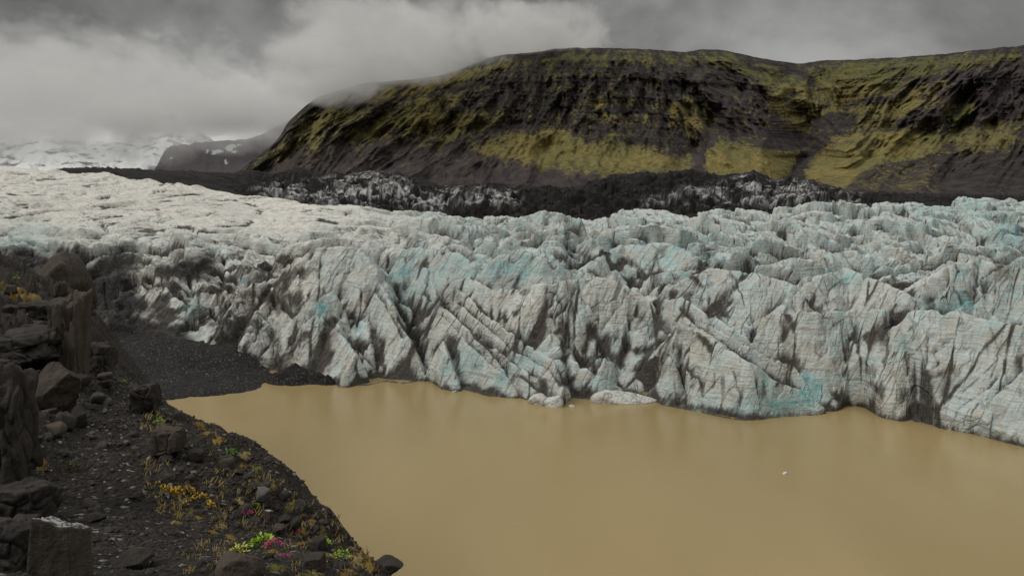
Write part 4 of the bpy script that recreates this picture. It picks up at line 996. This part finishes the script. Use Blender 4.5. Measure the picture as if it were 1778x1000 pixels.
sx, sy = sa * sd_, sd_
keep = hill_base(sx, sy) > 16
sx, sy, sd_ = sx[keep], sy[keep], sd_[keep]
scatter('gravel', sx, sy, hill_z(sx, sy), (1.3 + 3.2 * RNG.random(len(sx)) ** 3) / F * sd_, M_BITS, 'dark gravel strewn over the hillside')
bx2 = RNG.uniform(-95, -44, 4000); by2 = RNG.uniform(120, 158, 4000); bz2 = tps_eval(bm_, bx2, by2); k = bz2 > .15
bx2, by2, bz2 = bx2[k], by2[k], bz2[k]
scatter('beach_gravel', bx2, by2, bz2 + fbm(bx2 / 9, by2 / 9, 131, 4) * .55 + (ridged(bx2 / 5, by2 / 2.5, 133, 3) - .6) * .25, .06 + .16 * RNG.random(len(bx2)) ** 3, M_BITS, 'stones strewn over the black gravel beach')

# ------------------------------------------------------------------ plants and moss
L_GREEN = mat_leaf('bright_green_leaf', (0.16, 0.33, 0.025), (0.38, 0.52, 0.05)); L_LIME = mat_leaf('lime_leaf', (0.42, 0.50, 0.06), (0.62, 0.62, 0.14))
L_DEEP = mat_leaf('deep_green_leaf', (0.05, 0.14, 0.015), (0.12, 0.26, 0.03)); L_YEL = mat_leaf('yellow_leaf', (0.55, 0.31, 0.02), (0.75, 0.50, 0.05))
L_PINK = mat_leaf('pink_flower', (0.42, 0.035, 0.12), (0.62, 0.10, 0.26)); L_STEM = mat_leaf('plant_stem', (0.05, 0.055, 0.015), (0.10, 0.075, 0.03))
L_OCH = mat_leaf('ochre_moss', (0.075, 0.050, 0.010), (0.25, 0.165, 0.028)); L_OLIVE = mat_leaf('olive_moss', (0.045, 0.045, 0.010), (0.12, 0.11, 0.024)); L_STRAW = mat_leaf('straw_grass', (0.10, 0.072, 0.028), (0.28, 0.21, 0.085))
def leaf_cloud(seed, n, w_, h_, ls, up=.5):
    r = np.random.default_rng(seed)
    a = r.uniform(0, 2 * np.pi, n); rad = np.sqrt(r.random(n)); x = np.cos(a) * rad * w_ / 2; y = np.sin(a) * rad * w_ / 2 * .8
    z = h_ * (1 - rad ** 2 * .7) * r.uniform(.45, 1, n)
    c = np.stack([x, y, z], -1)
    d = np.stack([np.cos(a), np.sin(a), np.full(n, up)], -1) + r.normal(size=(n, 3)) * .5; d /= np.linalg.norm(d, axis=1, keepdims=True)
    s_ = np.cross(d, r.normal(size=(n, 3))); s_ /= np.linalg.norm(s_, axis=1, keepdims=True); l = ls * r.uniform(.6, 1.3, (n, 1))
    V = np.stack([c, c + d * l * .5 + s_ * l * .28, c + d * l, c + d * l * .5 - s_ * l * .28], 1).reshape(-1, 3)
    return V, np.arange(n * 4).reshape(n, 4), c
def stems(c, every=4, th=.004):
    V = []; Fc = []
    for i, p in enumerate(c[::every]):
        b = np.array([p[0] * .25, p[1] * .25, -.03]); k = len(V)
        for q in (b, p):
            V += [q + np.array([th, 0, 0]), q + np.array([-th * .5, th * .87, 0]), q + np.array([-th * .5, -th * .87, 0])]
        Fc += [[k, k + 1, k + 4, k + 3], [k + 1, k + 2, k + 5, k + 4], [k + 2, k, k + 3, k + 5]]
    return np.array(V), np.array(Fc)
def plant(name, px, py, wpx, hpx_, mat, label, cat, seed, n=90, group=None, lsf=.16, part='leaf_cluster'):
    x, y, z = hit(px, py)
    wd = wpx / F * y; hh = hpx_ / F * y
    V, Fc, c = leaf_cloud(seed, n, wd, hh, max(wd * lsf, .012))
    e_ = add(name, None, label=label, cat=cat, group=group, loc=(x, y, z))
    add(part, mesh_raw(part, V, Fc, mat, False), parent=e_, kind='stuff')
    V, Fc = stems(c, 5, max(.003, wd * .008))
    add('stem', mesh_raw('stem', V, Fc, L_STEM, False), parent=e_)
    return e_
for i, a in enumerate([
    (456, 952, 42, 26, L_GREEN, 'largest bright green tuft, left of the big pink flower patch', 150),
    (415, 962, 30, 18, L_LIME, 'lime green tuft on top of the large brown boulder', 110),
    (563, 949, 24, 14, L_GREEN, 'bright green tuft right of the pink flowers near the edge', 90),
    (594, 972, 28, 18, L_GREEN, 'dull green tuft nearest the lower slope edge', 110),
    (559, 979, 16, 14, L_GREEN, 'smallest green tuft beside the squarish boulder', 60),
    (289, 800, 14, 10, L_LIME, 'pale lime tuft beside the brown upright rock', 60),
    (276, 738, 18, 12, L_GREEN, 'green tuft on the slope below the columnar rock', 80),
    (402, 795, 24, 12, L_DEEP, 'deep green tuft near the slope edge', 90),
    (213, 668, 13, 10, L_GREEN, 'green tuft at the cliff edge above the gravel beach', 60),
    (443, 884, 14, 8, L_GREEN, 'small green tuft right of the small pink flowers', 60),
    (15, 653, 16, 8, L_LIME, 'yellow green tuft on top of the high outcrop', 60),
    (28, 488, 12, 7, L_GREEN, 'green tuft on the far upper slope', 50),
    (125, 818, 26, 20, L_OLIVE, 'olive green grassy tuft at the foot of the outcrop', 120)]):
    plant('green_tuft', a[0], a[1], a[2], a[3], a[4], a[5], 'plant', 600 + i, a[6])
for i, a in enumerate([(428, 894, 22, 9, 'small pink flower patch in the middle of the slope', 60), (474, 950, 32, 14, 'biggest pink flower patch beside the largest green tuft', 110), (493, 969, 24, 8, 'thin pink flower patch below the big pink one', 60), (510, 930, 22, 5, 'faint dark pink flower patch near the tan boulder', 40)]):
    plant('pink_flower_patch', a[0], a[1], a[2], a[3], L_PINK, a[4], 'flowers', 640 + i, a[5] * 3, lsf=.085, part='blossom')
for i, (px, py, sz) in enumerate([(259, 845, 6), (274, 842, 7), (283, 849, 9), (292, 853, 11), (300, 858, 11), (309, 864, 12), (316, 870, 12), (326, 854, 10), (332, 860, 13), (341, 866, 11), (352, 871, 13), (367, 882, 14), (335, 872, 8), (304, 868, 9), (321, 880, 9), (433, 919, 6), (362, 878, 9)]):
    plant('yellow_plant', px, py, sz, sz * .9, L_YEL, 'small plant with bright yellow leaves on the dark gravel', 'plant', 660 + i, 34, 'yellow leaved plants on the gravel slope', lsf=.3)
MOSS_SPOTS = [(30, 508, 46, 12), (62, 522, 40, 10), (8, 498, 30, 12), (315, 872, 26, 7), (345, 900, 24, 8), (372, 925, 20, 7), (480, 985, 36, 10), (575, 965, 26, 8), (598, 1000, 30, 12), (520, 945, 18, 8), (445, 815, 26, 8), (470, 842, 22, 8), (512, 880, 22, 8), (380, 765, 24, 8), (560, 930, 22, 8), (415, 870, 20, 6), (265, 715, 24, 7), (640, 985, 34, 10), (520, 974, 34, 9), (548, 996, 30, 8), (470, 960, 30, 10), (528, 925, 16, 12), (535, 1000, 26, 8), (425, 795, 20, 6), (420, 812, 18, 5), (440, 830, 24, 10), (455, 850, 22, 8), (438, 850, 14, 4), (348, 742, 24, 8), (360, 755, 18, 6), (500, 890, 16, 9), (620, 975, 30, 10), (610, 995, 24, 14), (540, 908, 14, 5), (497, 955, 12, 7), (305, 908, 22, 12), (310, 895, 14, 18), (70, 812, 18, 10), (15, 815, 14, 5), (60, 525, 40, 9), (20, 512, 30, 9), (230, 690, 22, 6), (330, 890, 24, 8), (385, 915, 22, 8), (400, 935, 24, 9), (640, 968, 18, 6), (465, 870, 14, 5), (170, 640, 12, 7)]
for i, (px, py, wp, hp_) in enumerate(MOSS_SPOTS):
    x, y, z = hit(px, py)
    wd = wp / F * y; hh = hp_ / F * y
    V, Fc, c = leaf_cloud(700 + i, 170, wd, hh * .8, max(.016, wd * .07), 1.2)
    g = np.linspace(-1, 1, 26); a_, b_ = np.meshgrid(g, g); rr = np.hypot(a_, b_) + fbm(a_ * 2 + i, b_ * 2, 720 + i, 3) * .7
    lx, ly = a_ * wd * .55, b_ * wd * .8
    mz = hill_z(x + lx, y + ly) - z + (.5 - rr) * hh * .55 + fbm(a_ * 6, b_ * 6, 740 + i, 3) * hh * .5
    V = V[::2].repeat(1, 0) if False else V
    vz = hill_z(x + V[:, 0], y + V[:, 1] * 1.5) - z
    V = np.stack([V[:, 0], V[:, 1] * 1.5, vz + V[:, 2] * .45 - hh * .1], -1)
    mm = (L_OCH, L_OCH, L_OLIVE, L_STRAW)[i % 4]
    mo = add('moss_cushion', mesh_raw('moss_cushion', np.stack([lx, ly, mz], -1).reshape(-1, 3), gridfaces(26, 26), mm), label=('low ochre cushion of moss among the dark stones', 'low ochre cushion of moss among the dark stones', 'low olive cushion of moss among the dark stones', 'pale straw coloured clump of dry moss among the stones')[i % 4], cat='moss', group='moss cushions on the slope', loc=(x, y, z))
    add('moss_tuft', mesh_raw('moss_tuft', V, Fc, mm, False), parent=mo, kind='stuff')

# dry grass and sprigs too many to count, along the lower slope
gV = []; gn = 0
for k in range(900):
    px = rp.uniform(240, 690); py = rp.uniform(690, 1000)
    if inpoly(np.array([px]), np.array([py]), [(255, 690), (380, 772), (440, 815), (540, 878), (610, 928), (695, 1000), (330, 1000), (250, 880), (230, 760)])[0] < 3: continue
    if fbm(np.array([px / 60]), np.array([py / 45]), 281, 3)[0] < -.02: continue
    d = np.exp(np.linspace(math.log(6), math.log(60), 260)); zz_ = hill_base((px - CX) / F * d, d) - (EYE + (HY - py) / F * d); kk_ = int(np.argmax(zz_ > 0)); yy = d[kk_]; xx = (px - CX) / F * yy
    zz0 = float(hill_z(np.array([xx]), np.array([yy]))[0])
    for q in range(9):
        h_ = (4 + 7 * rp.random()) / F * yy; a = rp.uniform(0, 6.28); sp = h_ * rp.uniform(.4, 1.1); wq_ = .9 / F * yy
        bx3 = xx + rp.gauss(0, 1) * 3 / F * yy; by3 = yy + rp.gauss(0, 1) * 5 / F * yy
        gV += [(bx3 - wq_, by3, zz0 - .01), (bx3 + wq_, by3, zz0 - .01), (bx3 + math.cos(a) * sp + wq_ * .3, by3 + math.sin(a) * sp, zz0 + h_ * .8), (bx3 + math.cos(a) * sp - wq_ * .3, by3 + math.sin(a) * sp, zz0 + h_ * .8)]
gV = np.array(gV)
add('dry_grass', mesh_raw('dry_grass', gV, np.arange(len(gV)).reshape(-1, 4), L_STRAW, False), kind='stuff', label='sparse dry grass and sprigs along the lower slope')

# ------------------------------------------------------------------ low cloud on the mountain rim and over the far ice
def mat_cloud(name, dens, scale, thr, seed):
    m, t = material(name)
    tc = t.n('ShaderNodeTexCoord').outputs['Object']
    r = t.n('ShaderNodeVectorMath', {0: tc}, operation='LENGTH').outputs['Value']
    pos = t.n('ShaderNodeNewGeometry').outputs['Position']
    nz = t.noise(t.mapv(pos, loc=(seed, 0, 0), scale=(1, .6, 1.3)), scale, 6, 0.6, 0.3)
    fall = t.ramp(r, 1.0, 0.25)
    d = t.math('MULTIPLY', t.ramp(t.math('ADD', fall, t.math('MULTIPLY', t.math('SUBTRACT', nz, 0.5), 3.0)), thr, thr + .5), dens)
    d = t.math('MULTIPLY', d, t.ramp(r, 1.0, 0.8))
    p = t.n('ShaderNodeVolumePrincipled', {'Color': (0.90, 0.90, 0.89), 'Density': d, 'Anisotropy': 0.0})
    t.n('ShaderNodeOutputMaterial', {'Volume': p.outputs[0]})
    return m
def cloud(px, py, d, wpx, hpx_, depth, dens, scale, thr, seed, label, tilt=0.0):
    V, Fc = ICO[3]
    c = W(px, py, d)
    add('low_cloud', mesh_raw('low_cloud', V, Fc, mat_cloud('cloud_vapour', dens, scale, thr, seed)), kind='stuff', label=label, loc=c, scale=(wpx / 2 / F * d, depth / 2, hpx_ / 2 / F * d), rot=(0, tilt, 0))
cloud(660, 92, 1560, 560, 190, 800, .0095, .0085, .31, 3, 'low cloud hiding the mountain shoulder', math.radians(-10))
cloud(920, 58, 1760, 420, 100, 700, .0095, .011, .33, 9, 'thin cloud brushing the mountain top')
cloud(100, 158, 3250, 1100, 300, 1500, .0024, .0066, .32, 15, 'low cloud bank over the far icefall')
cloud(480, 190, 3500, 420, 170, 1200, .004, .0055, .30, 27, 'pale mist beside the mountain spur')
cloud(300, 205, 3700, 420, 110, 900, .0045, .0060, .26, 33, 'mist hiding the far crag')
cloud(590, 158, 1480, 260, 90, 500, .009, .010, .30, 41, 'torn cloud on the left shoulder of the mountain')
cloud(385, 246, 2650, 360, 70, 500, .0016, .0070, .20, 47, 'thin mist over the far brown slope')
cloud(110, 258, 3050, 760, 80, 700, .0014, .0060, .18, 53, 'thin mist over the far icefall')
